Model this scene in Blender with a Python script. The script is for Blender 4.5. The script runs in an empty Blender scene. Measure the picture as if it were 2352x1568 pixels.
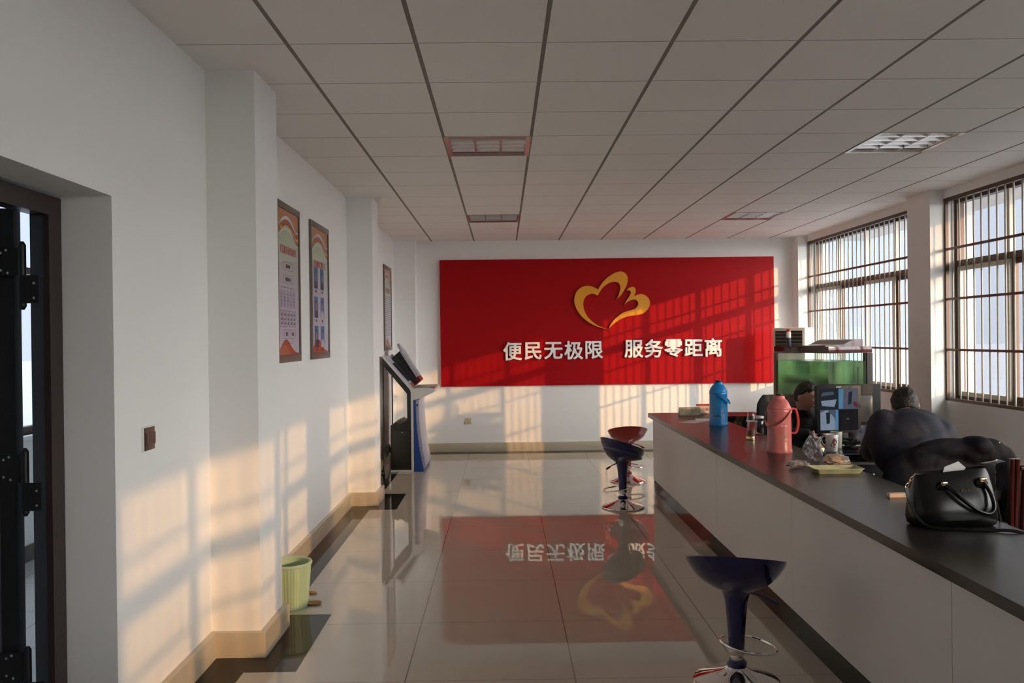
import bpy, bmesh, math, random
from mathutils import Vector, Matrix, noise
C = bpy.context.scene.collection
SC = bpy.context.scene
PI = math.pi
rnd = random.Random(7)

# ------------------------------------------------------------------ camera
F_PX, YAW, PITCH, ROLL, EYE = 1907.5, 0.0114, -0.0042, 0.0115, 1.605
cam_d = bpy.data.cameras.new('camera'); cam = bpy.data.objects.new('camera', cam_d); C.objects.link(cam)
cam_d.sensor_width = 36.0; cam_d.lens = F_PX / 2352 * 36.0; cam_d.clip_start = 0.05; cam_d.clip_end = 500
_f = Vector((math.sin(YAW)*math.cos(PITCH), math.cos(YAW)*math.cos(PITCH), math.sin(PITCH)))
_r = Vector((math.cos(YAW), -math.sin(YAW), 0)); _u = _r.cross(_f)
_r2 = math.cos(ROLL)*_r - math.sin(ROLL)*_u; _u2 = math.cos(ROLL)*_u + math.sin(ROLL)*_r
cam.matrix_world = Matrix(((_r2.x, _u2.x, -_f.x, 0), (_r2.y, _u2.y, -_f.y, 0), (_r2.z, _u2.z, -_f.z, EYE), (0, 0, 0, 1)))
SC.camera = cam

# ------------------------------------------------------------------ sky, sun, exposure
SC.view_settings.view_transform = 'Standard'; SC.view_settings.look = 'None'
SC.view_settings.gamma = 1.0; SC.view_settings.exposure = 0.52; SC.view_settings.use_curve_mapping = False
SKY_GLOW = 14.5
W = bpy.data.worlds.new('hazy_sky'); SC.world = W; W.use_nodes = True
wn = W.node_tree.nodes; wl = W.node_tree.links; wn.clear()
_o = wn.new('ShaderNodeOutputWorld'); _b = wn.new('ShaderNodeBackground'); _b.inputs[1].default_value = 0.95
_tc = wn.new('ShaderNodeTexCoord'); _sx = wn.new('ShaderNodeSeparateXYZ'); _mr = wn.new('ShaderNodeMapRange'); _cr = wn.new('ShaderNodeValToRGB')
_mr.inputs[1].default_value = -0.3; _mr.inputs[2].default_value = 0.7
_cr.color_ramp.elements[0].color = (0.55, 0.60, 0.73, 1); _cr.color_ramp.elements[1].color = (0.56, 0.76, 1.06, 1)
_e = _cr.color_ramp.elements.new(0.36); _e.color = (0.64, 0.69, 0.80, 1)
wl.new(_tc.outputs['Generated'], _sx.inputs[0]); wl.new(_sx.outputs['Z'], _mr.inputs[0]); wl.new(_mr.outputs[0], _cr.inputs[0])
# the hazy sky is far brighter on the side of the low sun
_dp = wn.new('ShaderNodeVectorMath'); _dp.operation = 'DOT_PRODUCT'; _dp.inputs[1].default_value = Vector((0.95, -1.0, 0.35)).normalized()
_ma = wn.new('ShaderNodeMath'); _ma.operation = 'MULTIPLY_ADD'; _ma.inputs[1].default_value = 0.5; _ma.inputs[2].default_value = 0.5
_pw = wn.new('ShaderNodeMath'); _pw.operation = 'POWER'; _pw.inputs[1].default_value = 5.0
_gl = wn.new('ShaderNodeMix'); _gl.data_type = 'RGBA'; _gl.blend_type = 'ADD'; _gl.inputs[7].default_value = tuple(SKY_GLOW*c for c in (1.0, 0.95, 0.88)) + (1,)
wl.new(_tc.outputs['Generated'], _dp.inputs[0]); wl.new(_dp.outputs['Value'], _ma.inputs[0]); wl.new(_ma.outputs[0], _pw.inputs[0])
wl.new(_pw.outputs[0], _gl.inputs[0]); wl.new(_cr.outputs[0], _gl.inputs[6])
wl.new(_gl.outputs[2], _b.inputs[0]); wl.new(_b.outputs[0], _o.inputs[0])
sun_d = bpy.data.lights.new('low_sun', 'SUN'); sun_d.energy = 2.5; sun_d.color = (1.0, 0.52, 0.18); sun_d.angle = 0.009
sun = bpy.data.objects.new('low_sun', sun_d); C.objects.link(sun)
SUN_DIR = Vector((-0.95, 1.0, -0.275)).normalized()
sun.rotation_euler = SUN_DIR.to_track_quat('-Z', 'Y').to_euler(); sun.location = (30, -30, 12)
SC.cycles.use_denoising = True
SC.cycles.max_bounces = 10; SC.cycles.diffuse_bounces = 6; SC.cycles.glossy_bounces = 5; SC.cycles.transparent_max_bounces = 24
SC.cycles.sample_clamp_indirect = 6.0
SC.cycles.caustics_refractive = False

# ------------------------------------------------------------------ materials
MATS = {}
def mat(name, col, rough=0.5, metal=0.0, var=0.05, scale=6.0, bump=0.0, bscale=60.0, trans=0.0, ior=1.5, coat=0.0, emit=0.0, spec=0.5, alpha=1.0, sheen=0.0):
    if name in MATS: return MATS[name]
    m = bpy.data.materials.new(name); m.use_nodes = True
    nt = m.node_tree; n = nt.nodes; l = nt.links; p = n['Principled BSDF']
    p.inputs['Roughness'].default_value = rough; p.inputs['Metallic'].default_value = metal
    p.inputs['IOR'].default_value = ior; p.inputs['Transmission Weight'].default_value = trans
    p.inputs['Coat Weight'].default_value = coat; p.inputs['Coat Roughness'].default_value = 0.08
    p.inputs['Specular IOR Level'].default_value = spec; p.inputs['Alpha'].default_value = alpha
    p.inputs['Sheen Weight'].default_value = sheen
    tc = n.new('ShaderNodeTexCoord'); nz = n.new('ShaderNodeTexNoise'); nz.inputs['Scale'].default_value = scale; nz.inputs['Detail'].default_value = 4
    l.new(tc.outputs['Object'], nz.inputs['Vector'])
    mx = n.new('ShaderNodeMix'); mx.data_type = 'RGBA'
    mx.inputs[6].default_value = tuple(max(0, c*(1-var)) for c in col) + (1,); mx.inputs[7].default_value = tuple(min(1, c*(1+var)) for c in col) + (1,)
    l.new(nz.outputs['Fac'], mx.inputs[0]); l.new(mx.outputs[2], p.inputs['Base Color'])
    if emit > 0:
        l.new(mx.outputs[2], p.inputs['Emission Color']); p.inputs['Emission Strength'].default_value = emit
    if bump > 0:
        n2 = n.new('ShaderNodeTexNoise'); n2.inputs['Scale'].default_value = bscale; n2.inputs['Detail'].default_value = 3
        l.new(tc.outputs['Object'], n2.inputs['Vector'])
        b = n.new('ShaderNodeBump'); b.inputs['Strength'].default_value = bump; b.inputs['Distance'].default_value = 0.01
        l.new(n2.outputs['Fac'], b.inputs['Height']); l.new(b.outputs[0], p.inputs['Normal'])
    MATS[name] = m
    return m
def thin_glass(name, tint=(0.93, 0.97, 0.97), refl=0.5):
    m = bpy.data.materials.new(name); m.use_nodes = True; nt = m.node_tree; n = nt.nodes; l = nt.links; n.clear()
    o = n.new('ShaderNodeOutputMaterial'); t = n.new('ShaderNodeBsdfTransparent'); t.inputs[0].default_value = tint + (1,)
    g = n.new('ShaderNodeBsdfGlossy'); g.inputs['Roughness'].default_value = 0.03
    fr = n.new('ShaderNodeFresnel'); fr.inputs[0].default_value = 1.45
    gm = n.new('ShaderNodeNewGeometry'); bf = n.new('ShaderNodeMath'); bf.operation = 'MULTIPLY_ADD'; bf.inputs[1].default_value = -refl; bf.inputs[2].default_value = refl
    l.new(gm.outputs['Backfacing'], bf.inputs[0])                     # no mirror on the inner faces of a thin pane
    mm = n.new('ShaderNodeMath'); mm.operation = 'MULTIPLY'; l.new(bf.outputs[0], mm.inputs[1])
    mx = n.new('ShaderNodeMixShader')
    l.new(fr.outputs[0], mm.inputs[0]); l.new(mm.outputs[0], mx.inputs[0]); l.new(t.outputs[0], mx.inputs[1]); l.new(g.outputs[0], mx.inputs[2]); l.new(mx.outputs[0], o.inputs[0])
    MATS[name] = m
    return m
def grid_mask(nt, axis_out, off, pitch, width):
    n = nt.nodes; l = nt.links
    a = n.new('ShaderNodeMath'); a.operation = 'SUBTRACT'; a.inputs[1].default_value = off - 50*pitch
    b = n.new('ShaderNodeMath'); b.operation = 'PINGPONG'; b.inputs[1].default_value = pitch/2
    c = n.new('ShaderNodeMath'); c.operation = 'LESS_THAN'; c.inputs[1].default_value = width/2
    l.new(axis_out, a.inputs[0]); l.new(a.outputs[0], b.inputs[0]); l.new(b.outputs[0], c.inputs[0])
    return c.outputs[0]
def tiled(name, col, linecol, rough, gx, gy, var=0.04, scale=1.5, bump=0.0, spec=0.5, ior=1.5):
    m = mat(name, col, rough, var=var, scale=scale, bump=bump, bscale=140, spec=spec, ior=ior)
    nt = m.node_tree; n = nt.nodes; l = nt.links; p = n['Principled BSDF']
    tc = n.new('ShaderNodeTexCoord'); sp = n.new('ShaderNodeSeparateXYZ'); l.new(tc.outputs['Object'], sp.inputs[0])
    src = p.inputs['Base Color'].links[0].from_socket
    for (o, pt, w), ax, lc in ((gx, 'X', linecol[0]), (gy, 'Y', linecol[1])):
        mk = grid_mask(nt, sp.outputs[ax], o, pt, w)
        mx = n.new('ShaderNodeMix'); mx.data_type = 'RGBA'; mx.inputs[7].default_value = lc + (1,)
        l.new(mk, mx.inputs[0]); l.new(src, mx.inputs[6]); src = mx.outputs[2]
    l.new(src, p.inputs['Base Color'])
    return m

M_WALL = mat('white_wall_paint', (0.83, 0.82, 0.80), 0.75, var=0.025, scale=1.3, bump=0.05, bscale=25)
M_CEIL = tiled('mineral_ceiling_tile', (0.88, 0.86, 0.82), ((0.23, 0.205, 0.17), (0.36, 0.34, 0.31)), 0.85, (-0.988, 0.6, 0.021), (3.286, 0.6, 0.008), bump=0.12)
M_FLOOR = tiled('polished_beige_tile', (0.51, 0.455, 0.375), ((0.20, 0.17, 0.14), (0.27, 0.24, 0.20)), 0.005, (-1.276, 0.8, 0.006), (1.495, 0.8, 0.004), var=0.05, scale=2.2, ior=1.75)
M_BLACKTILE = mat('polished_black_tile', (0.010, 0.0095, 0.009), 0.05, var=0.2, spec=0.22)
M_SKIRT = mat('beige_skirting_tile', (0.54, 0.47, 0.36), 0.15, var=0.05, scale=3)
M_RED = mat('red_acrylic_board', (0.35, 0.004, 0.007), 0.40, var=0.03, scale=1, spec=0.12)
M_GOLD = mat('gold_acrylic', (0.72, 0.30, 0.012), 0.4)
M_LETTER = mat('white_acrylic_letter', (0.86, 0.85, 0.83), 0.4)
M_BLACKTOP = mat('polished_black_granite', (0.008, 0.0075, 0.0075), 0.055, var=0.3, scale=40, ior=1.72)
M_TOPEDGE = mat('dark_counter_edge', (0.022, 0.019, 0.016), 0.28, var=0.2)
M_PANEL = mat('pale_grey_laminate', (0.62, 0.60, 0.59), 0.42, var=0.03, scale=1.2)
M_BLACK = mat('black_laminate', (0.006, 0.006, 0.006), 0.5)
M_BLACKPL = mat('black_plastic', (0.010, 0.010, 0.011), 0.45, spec=0.25)
M_CHROME = mat('chrome', (0.78, 0.77, 0.76), 0.07, metal=1.0, var=0.02)
M_BLUEPL = mat('navy_blue_plastic', (0.006, 0.007, 0.068), 0.16, coat=0.4)
M_REDPL = mat('red_plastic', (0.30, 0.012, 0.010), 0.16, coat=0.4)
M_BRONZE = mat('bronze_aluminium', (0.095, 0.058, 0.04), 0.4, metal=0.4)
M_CREAMBAR = mat('cream_painted_steel', (0.60, 0.54, 0.44), 0.35)
M_BAR = mat('backlit_bar_steel', (0.33, 0.33, 0.29), 0.35)  # bars coloured darker, their backlit shade is in the paint colour
M_BROWNBAR = mat('brown_painted_steel', (0.13, 0.055, 0.04), 0.4)
M_GLASS = thin_glass('window_glass', (0.94, 0.97, 0.99), 0.45)
M_DIMGLASS = thin_glass('dimming_window_glass', (0.80, 0.815, 0.83), 0.45)  # tint darkened to weaken the sun and sky light passing through
M_CLEAR = thin_glass('clear_glass', (0.955, 0.965, 0.96), 2.2)
M_TANKGLASS = thin_glass('tank_glass', (0.93, 0.97, 0.95), 1.0)
M_STEELFRAME = mat('brushed_steel_frame', (0.55, 0.53, 0.5), 0.25, metal=0.9)
M_PFRAME = mat('grey_brown_frame_metal', (0.17, 0.145, 0.125), 0.35, metal=0.5)
M_EXT = mat('exterior_render', (0.60, 0.58, 0.56), 0.85, var=0.08)
M_SKIN = mat('skin', (0.47, 0.24, 0.16), 0.5, var=0.08, scale=20)
M_HAIR = mat('black_hair', (0.004, 0.0035, 0.0035), 0.5, var=0.4, scale=60, bump=0.5, bscale=120)
M_NAVY = mat('navy_jacket_cloth', (0.006, 0.009, 0.023), 0.75, var=0.15, scale=25, bump=0.15)
M_DARKCLOTH = mat('black_jacket_cloth', (0.005, 0.005, 0.007), 0.8, var=0.2, scale=25, bump=0.2)
M_PUFF = mat('black_padded_nylon', (0.006, 0.006, 0.010), 0.75, spec=0.2, var=0.25, scale=20, bump=0.25, bscale=40)
M_TROUSER = mat('dark_trouser_cloth', (0.02, 0.02, 0.028), 0.85)
M_LEATHER = mat('black_leather', (0.004, 0.004, 0.004), 0.22, var=0.2, scale=40, bump=0.025, bscale=260, spec=0.42)
M_BRASS = mat('polished_brass', (0.78, 0.60, 0.30), 0.15, metal=1.0)
M_WHITEPL = mat('white_plastic', (0.80, 0.80, 0.78), 0.3)
M_PAPER = mat('white_paper', (0.82, 0.80, 0.77), 0.7)

# ------------------------------------------------------------------ mesh building
class B:
    def __init__(s): s.bm = bmesh.new(); s.mi = 0
    def _tag(s, fs):
        for f in fs: f.material_index = s.mi
        return s
    def faces(s, polys):
        out = []
        for p in polys:
            try: out.append(s.bm.faces.new([s.bm.verts.new(v) for v in p]))
            except ValueError: pass
        return s._tag(out)
    def box(s, x0, y0, z0, x1, y1, z1, bev=0.0, M=None):
        if x1 < x0: x0, x1 = x1, x0
        if y1 < y0: y0, y1 = y1, y0
        if z1 < z0: z0, z1 = z1, z0
        b2 = bmesh.new() if bev > 0 else s.bm
        v = [b2.verts.new(p) for p in ((x0,y0,z0),(x1,y0,z0),(x1,y1,z0),(x0,y1,z0),(x0,y0,z1),(x1,y0,z1),(x1,y1,z1),(x0,y1,z1))]
        fs = [b2.faces.new([v[i] for i in q]) for q in ((3,2,1,0),(4,5,6,7),(0,1,5,4),(1,2,6,5),(2,3,7,6),(3,0,4,7))]
        if bev > 0:
            bmesh.ops.bevel(b2, geom=b2.edges[:], offset=bev, segments=2, affect='EDGES', profile=0.6)
            s.merge(b2, M)
        else:
            s._tag(fs)
            if M: bmesh.ops.transform(s.bm, matrix=M, verts=v)
        return s
    def merge(s, b2, M=None):
        mp = {}
        for v in b2.verts: mp[v] = s.bm.verts.new(M @ v.co if M else v.co)
        out = []
        for f in b2.faces:
            try: out.append(s.bm.faces.new([mp[v] for v in f.verts]))
            except ValueError: pass
        b2.free(); return s._tag(out)
    def rings(s, rs, cap=True, closed=False):
        vs = [[s.bm.verts.new(p) for p in r] for r in rs]; n = len(vs[0]); out = []
        pairs = list(zip(vs, vs[1:])) + ([(vs[-1], vs[0])] if closed else [])
        for a, b in pairs:
            for i in range(n):
                try: out.append(s.bm.faces.new((a[i], a[(i+1) % n], b[(i+1) % n], b[i])))
                except ValueError: pass
        if cap and not closed:
            out.append(s.bm.faces.new(vs[0][::-1])); out.append(s.bm.faces.new(vs[-1]))
        return s._tag(out)
    def tube(s, pts, r, n=8, closed=False, cap=True):
        pts = [Vector(p) for p in pts]; m = len(pts); rr = r if isinstance(r, (list, tuple)) else [r]*m
        rs = []; up = None
        for i, p in enumerate(pts):
            if closed: t = pts[(i+1) % m] - pts[i-1]
            else: t = pts[min(i+1, m-1)] - pts[max(i-1, 0)]
            t.normalize()
            if up is None:
                up = Vector((0, 0, 1)) if abs(t.z) < 0.9 else Vector((1, 0, 0))
            a = t.cross(up).normalized(); up = a.cross(t).normalized()
            rs.append([p + rr[i]*(math.cos(2*PI*k/n)*a + math.sin(2*PI*k/n)*up) for k in range(n)])
        return s.rings(rs, cap, closed)
    def cyl(s, p, q, r, r2=None, n=16, cap=True): return s.tube([p, q], [r, r if r2 is None else r2], n, cap=cap)
    def lathe(s, prof, n=32, c=(0, 0, 0), cap=True, fn=None):
        rs = []
        for r, z in prof:
            rs.append([Vector((c[0] + r*math.cos(2*PI*k/n), c[1] + r*math.sin(2*PI*k/n), c[2] + z)) if fn is None else fn(r, z, 2*PI*k/n) for k in range(n)])
        return s.rings(rs, cap)
    def prism(s, poly, axis, a0, a1):
        def P(u, v, w): return {'x': (w, u, v), 'y': (u, w, v), 'z': (u, v, w)}[axis]
        b2 = bmesh.new()
        lo = [b2.verts.new(P(u, v, a0)) for u, v in poly]; hi = [b2.verts.new(P(u, v, a1)) for u, v in poly]; n = len(poly)
        b2.faces.new(lo[::-1]); b2.faces.new(hi)
        for i in range(n): b2.faces.new((lo[i], lo[(i+1) % n], hi[(i+1) % n], hi[i]))
        bmesh.ops.recalc_face_normals(b2, faces=b2.faces[:])
        bmesh.ops.triangulate(b2, faces=[f for f in b2.faces if len(f.verts) > 4])
        return s.merge(b2)
    def ell(s, c, r, seg=20, ring=12, M=None, fn=None):
        rs = []
        for j in range(1, ring):
            th = PI*j/ring; row = []
            for k in range(seg):
                ph = 2*PI*k/seg; d = Vector((math.sin(th)*math.cos(ph), math.sin(th)*math.sin(ph), -math.cos(th)))
                v = fn(d) if fn else Vector((d.x*r[0], d.y*r[1], d.z*r[2]))
                row.append(v)
            rs.append(row)
        bot = fn(Vector((0, 0, -1))) if fn else Vector((0, 0, -r[2])); top = fn(Vector((0, 0, 1))) if fn else Vector((0, 0, r[2]))
        T = Matrix.Translation(Vector(c)) @ (M.to_4x4() if M else Matrix.Identity(4))
        vs = [[s.bm.verts.new(T @ p) for p in r_] for r_ in rs]; vb = s.bm.verts.new(T @ bot); vt = s.bm.verts.new(T @ top); out = []
        for a, b in zip(vs, vs[1:]):
            for i in range(seg): out.append(s.bm.faces.new((a[i], a[(i+1) % seg], b[(i+1) % seg], b[i])))
        for i in range(seg):
            out.append(s.bm.faces.new((vb, vs[0][(i+1) % seg], vs[0][i]))); out.append(s.bm.faces.new((vt, vs[-1][i], vs[-1][(i+1) % seg])))
        return s._tag(out)
    def xf(s, M): bmesh.ops.transform(s.bm, matrix=M, verts=s.bm.verts[:]); return s
    def mesh(s, name, m, smooth=True, ang=38):
        me = bpy.data.meshes.new(name)
        bmesh.ops.recalc_face_normals(s.bm, faces=s.bm.faces[:])
        if smooth:
            for f in s.bm.faces: f.smooth = True
            for e in s.bm.edges:
                if len(e.link_faces) == 2 and e.calc_face_angle(0) > math.radians(ang): e.smooth = False
        s.bm.to_mesh(me); s.bm.free()
        for x in (m if isinstance(m, (list, tuple)) else [m]): me.materials.append(x)
        return me
    def obj(s, name, m, parent=None, smooth=True, ang=38, loc=None, label=None):
        o = bpy.data.objects.new(name, s.mesh(name, m, smooth, ang)); C.objects.link(o)
        if parent: o.parent = parent
        if loc: o.location = loc
        if label: o['label'] = label
        return o
def curve_pts(P, n=6):
    P = [Vector(p) for p in P]; out = []
    for i in range(len(P)-1):
        p0, p1, p2, p3 = P[max(0, i-1)], P[i], P[i+1], P[min(len(P)-1, i+2)]
        for k in range(n):
            t = k/n; out.append(0.5*((2*p1)+(p2-p0)*t+(2*p0-5*p1+4*p2-p3)*t*t+(3*p1-p0-3*p2+p3)*t**3))
    return out+[P[-1]]
def tag(o, label, cat, group=None, kind=None):
    o['label'] = label; o['category'] = cat
    if group: o['group'] = group
    if kind: o['kind'] = kind
    return o
def thing(name, label, cat, loc=(0, 0, 0), rotz=0.0, group=None, kind=None):
    o = bpy.data.objects.new(name, None); o.empty_display_size = 0.1; C.objects.link(o); o.location = loc; o.rotation_euler = (0, 0, rotz)
    return tag(o, label, cat, group, kind)
def struct(b, name, m, label, cat, parent=None, smooth=False):
    o = b.obj(name, m, parent, smooth=smooth)
    return tag(o, label, cat, kind='structure') if parent is None else o
def dup(root, loc, rotz=None, label=None):
    r = root.copy(); C.objects.link(r); r.location = loc
    if rotz is not None: r.rotation_euler = (0, 0, rotz)
    if label: r['label'] = label
    for ch in list(root.children):
        c = ch.copy(); C.objects.link(c); c.parent = r
        for g in list(ch.children):
            d = g.copy(); C.objects.link(d); d.parent = c
    return r
def text_mesh(body, size, extrude, offset=0.0, res=3):
    cu = bpy.data.curves.new('lettering', 'FONT'); cu.body = body; cu.size = size; cu.extrude = extrude; cu.offset = offset; cu.resolution_u = res
    cu.align_x = 'CENTER'; cu.align_y = 'CENTER'
    o = bpy.data.objects.new('lettering', cu); C.objects.link(o); bpy.context.view_layer.update()
    me = bpy.data.meshes.new_from_object(o.evaluated_get(bpy.context.evaluated_depsgraph_get()))
    bpy.data.objects.remove(o); bpy.data.curves.remove(cu)
    return me
WALLX = Matrix(((0, 0, 1, 0), (1, 0, 0, 0), (0, 1, 0, 0), (0, 0, 0, 1)))      # text facing +X on the left wall
WALLY = Matrix(((1, 0, 0, 0), (0, 0, -1, 0), (0, 1, 0, 0), (0, 0, 0, 1)))     # text facing -Y on the far wall
def text_obj(name, body, size, extrude, m, M, parent=None, offset=0.0, fit=None):
    me = text_mesh(body, size, extrude, offset)
    xs = [v.co.x for v in me.vertices]; ys = [v.co.y for v in me.vertices]
    if xs:
        cx, cy = (min(xs)+max(xs))/2, (min(ys)+max(ys))/2
        sx = fit/(max(xs)-min(xs)) if fit else 1.0
        me.transform(M @ Matrix.Diagonal((sx, 1, 1, 1)) @ Matrix.Translation((-cx, -cy, 0)))
    me.materials.clear(); me.materials.append(m)
    o = bpy.data.objects.new(name, me); C.objects.link(o)
    if parent: o.parent = parent
    return o

# ------------------------------------------------------------------ the room shell
XL, XR, YF, YB, H = -1.50, 4.28, 11.78, -4.2, 2.985
XO = 4.56                                                             # outer face of the window wall
DOOR_Y0, DOOR_Y1, DOOR_Z = 2.18, 3.22, 2.17
def cells(xc, yc): return [(xc[i], yc[j], xc[i+1], yc[j+1]) for i in range(len(xc)-1) for j in range(len(yc)-1)]
LCOL = [(-3.34, -2.93), (0.46, 0.87), (4.25, 4.66), (8.06, 8.43)]      # pillars on the left wall
RCOL = [(-3.53, -3.10), (0.38, 0.81), (4.20, 4.65), (7.98, 8.43)]      # pillars on the window wall
# floor with its black border
def is_black(x, y):
    if x < -1.275 or y > 11.53: return True
    if x > 4.06: return True
    if x < -1.02 and any(a-0.22 < y < b+0.21 for a, b in LCOL): return True
    return False
xc = [-1.78, -1.275, -1.02, 4.06, 4.60]; yc = sorted([YB, 11.53, 11.95] + [v for a, b in LCOL for v in (a-0.22, b+0.21)])
b = B()
for x0, y0, x1, y1 in cells(xc, yc):
    b.mi = 1 if is_black((x0+x1)/2, (y0+y1)/2) else 0
    b.faces([[(x0, y0, 0), (x1, y0, 0), (x1, y1, 0), (x0, y1, 0)]])
b.mi = 0; b.box(-1.78, YB, -0.2, 4.6, 11.95, -0.01)
bmesh.ops.remove_doubles(b.bm, verts=b.bm.verts[:], dist=1e-5)
struct(b, 'floor', [M_FLOOR, M_BLACKTILE], 'polished beige tile floor with a black border', 'floor')
# suspended ceiling with four openings, and the slab above it
LIGHTS = [(-0.388, 5.686), (-0.388, 9.286), (2.612, 5.686), (2.612, 9.286)]
b = B()
for x0, y0, x1, y1 in cells([XL, -0.388, 0.212, 2.612, 3.212, XR], [YB, 5.686, 6.286, 9.286, 9.886, YF]):
    if any(abs(x0-a) < 0.01 and abs(y0-c) < 0.01 for a, c in LIGHTS): continue
    b.box(x0, y0, H, x1, y1, H+0.015)
b.box(-3.8, YB, 3.24, XO, 11.95, 3.36)
struct(b, 'ceiling', M_CEIL, 'suspended ceiling of square mineral tiles', 'ceiling')
# left wall with the door opening
b = B()
b.box(-1.77, YB, 0, XL, DOOR_Y0, 3.3); b.box(-1.77, DOOR_Y0, DOOR_Z, XL, DOOR_Y1, 3.3); b.box(-1.77, DOOR_Y1, 0, XL, YF+0.17, 3.3)
struct(b, 'wall_left', M_WALL, 'white wall with the doorway and the framed posters', 'wall')
for i, (a, c) in enumerate(LCOL):
    b = B(); b.box(XL-0.02, a, 0, -1.25, c, H+0.01)
    struct(b, 'pillar', M_WALL, ['white pillar on the left wall, behind the view', 'white pillar on the left wall before the door', 'white pillar on the left wall between the light switch and the green bin', 'white pillar on the left wall between the poster of portraits and the kiosk'][i], 'pillar')
b = B(); b.box(XL-0.02, 11.55, 0, -1.205, YF+0.02, H+0.01)
struct(b, 'pillar', M_WALL, 'white corner pillar behind the kiosk', 'pillar')
# far wall, rear wall
b = B(); b.box(XL-0.34, YF, 0, XO, YF+0.17, 3.3)
struct(b, 'wall_far', M_WALL, 'white wall behind the red sign', 'wall')
b = B(); b.box(-1.84, YB-0.2, 0, XO, YB, 3.3)
struct(b, 'wall_rear', M_WALL, 'white wall closing the hall', 'wall')
# window wall: parapet, lintel, piers between the windows
WZ0, WZ1 = 0.955, 2.90
WINS = [(8.43, 11.56), (4.65, 7.98), (0.81, 4.20), (-3.10, 0.38)]
b = B(); b.box(XR, YB, 0, XO, YF+0.17, WZ0); b.box(XR, YB, WZ1, XO, YF+0.17, 3.3)
ys = [YB] + [v for w in sorted(WINS) for v in w] + [YF+0.17]
for i in range(0, len(ys), 2): b.box(XR, ys[i], WZ0, XO, ys[i+1], WZ1)
struct(b, 'wall_right', M_WALL, 'white wall carrying the barred windows', 'wall')
RL = ['white pillar on the window wall, behind the view', 'white pillar on the window wall beside the view', 'white pillar on the window wall nearest the counter', 'white pillar between the two barred windows']
for i, (a, c) in enumerate(RCOL):
    b = B(); b.box(4.14, a, 0, XR+0.02, c, H+0.01)
    struct(b, 'pillar', M_WALL, RL[i], 'pillar')
b = B(); b.box(4.14, 11.56, 0, XR+0.02, YF+0.02, H+0.01)
struct(b, 'pillar', M_WALL, 'white corner pillar behind the air conditioner', 'pillar')
# skirting
def skirt_path(x_wall, cols, sgn, x_col, y0, y1, t=0.032, h=0.127):
    b = B(); y = y0
    for a, c in cols:
        if a <= y0 or c >= y1: continue
        b.box(x_wall, y, 0, x_wall+sgn*t, a-t, h)
        b.box(x_wall, a-t, 0, x_col+sgn*t, a, h); b.box(x_col, a, 0, x_col+sgn*t, c, h); b.box(x_wall, c, 0, x_col+sgn*t, c+t, h)
        y = c+t
    b.box(x_wall, y, 0, x_wall+sgn*t, y1, h)
    return b
b = skirt_path(XL, LCOL[2:], 1, -1.25, DOOR_Y1+0.002, 11.55-0.032)
b.box(XL, 11.518, 0, -1.173, 11.55, 0.127); b.box(-1.205, 11.55, 0, -1.173, YF, 0.127)
struct(b, 'baseboard_left', M_SKIRT, 'beige tile skirting along the left wall and its pillars', 'skirting', smooth=True)
b = B(); b.box(-1.173, YF-0.032, 0, 4.14, YF, 0.127, 0.004)
struct(b, 'baseboard_far', M_SKIRT, 'beige tile skirting under the red sign', 'skirting', smooth=True)
b = skirt_path(XR, RCOL[1:], -1, 4.14, YB, 11.55)
struct(b, 'baseboard_right', M_SKIRT, 'beige tile skirting below the windows', 'skirting', smooth=True)
# outside: eave, ground, corridor
b = B(); b.box(XO-0.02, YB, 3.0, 5.44, 12.4, 3.36)
struct(b, 'roof', M_EXT, 'grey concrete eave above the windows outside', 'roof')
b = B(); b.box(-60, -60, -0.75, 120, 160, -0.6)
struct(b, 'ground', mat('pale_ground', (0.20, 0.21, 0.235), 0.9, var=0.1, scale=0.3), 'pale hazy ground outside the windows', 'ground')

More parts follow.
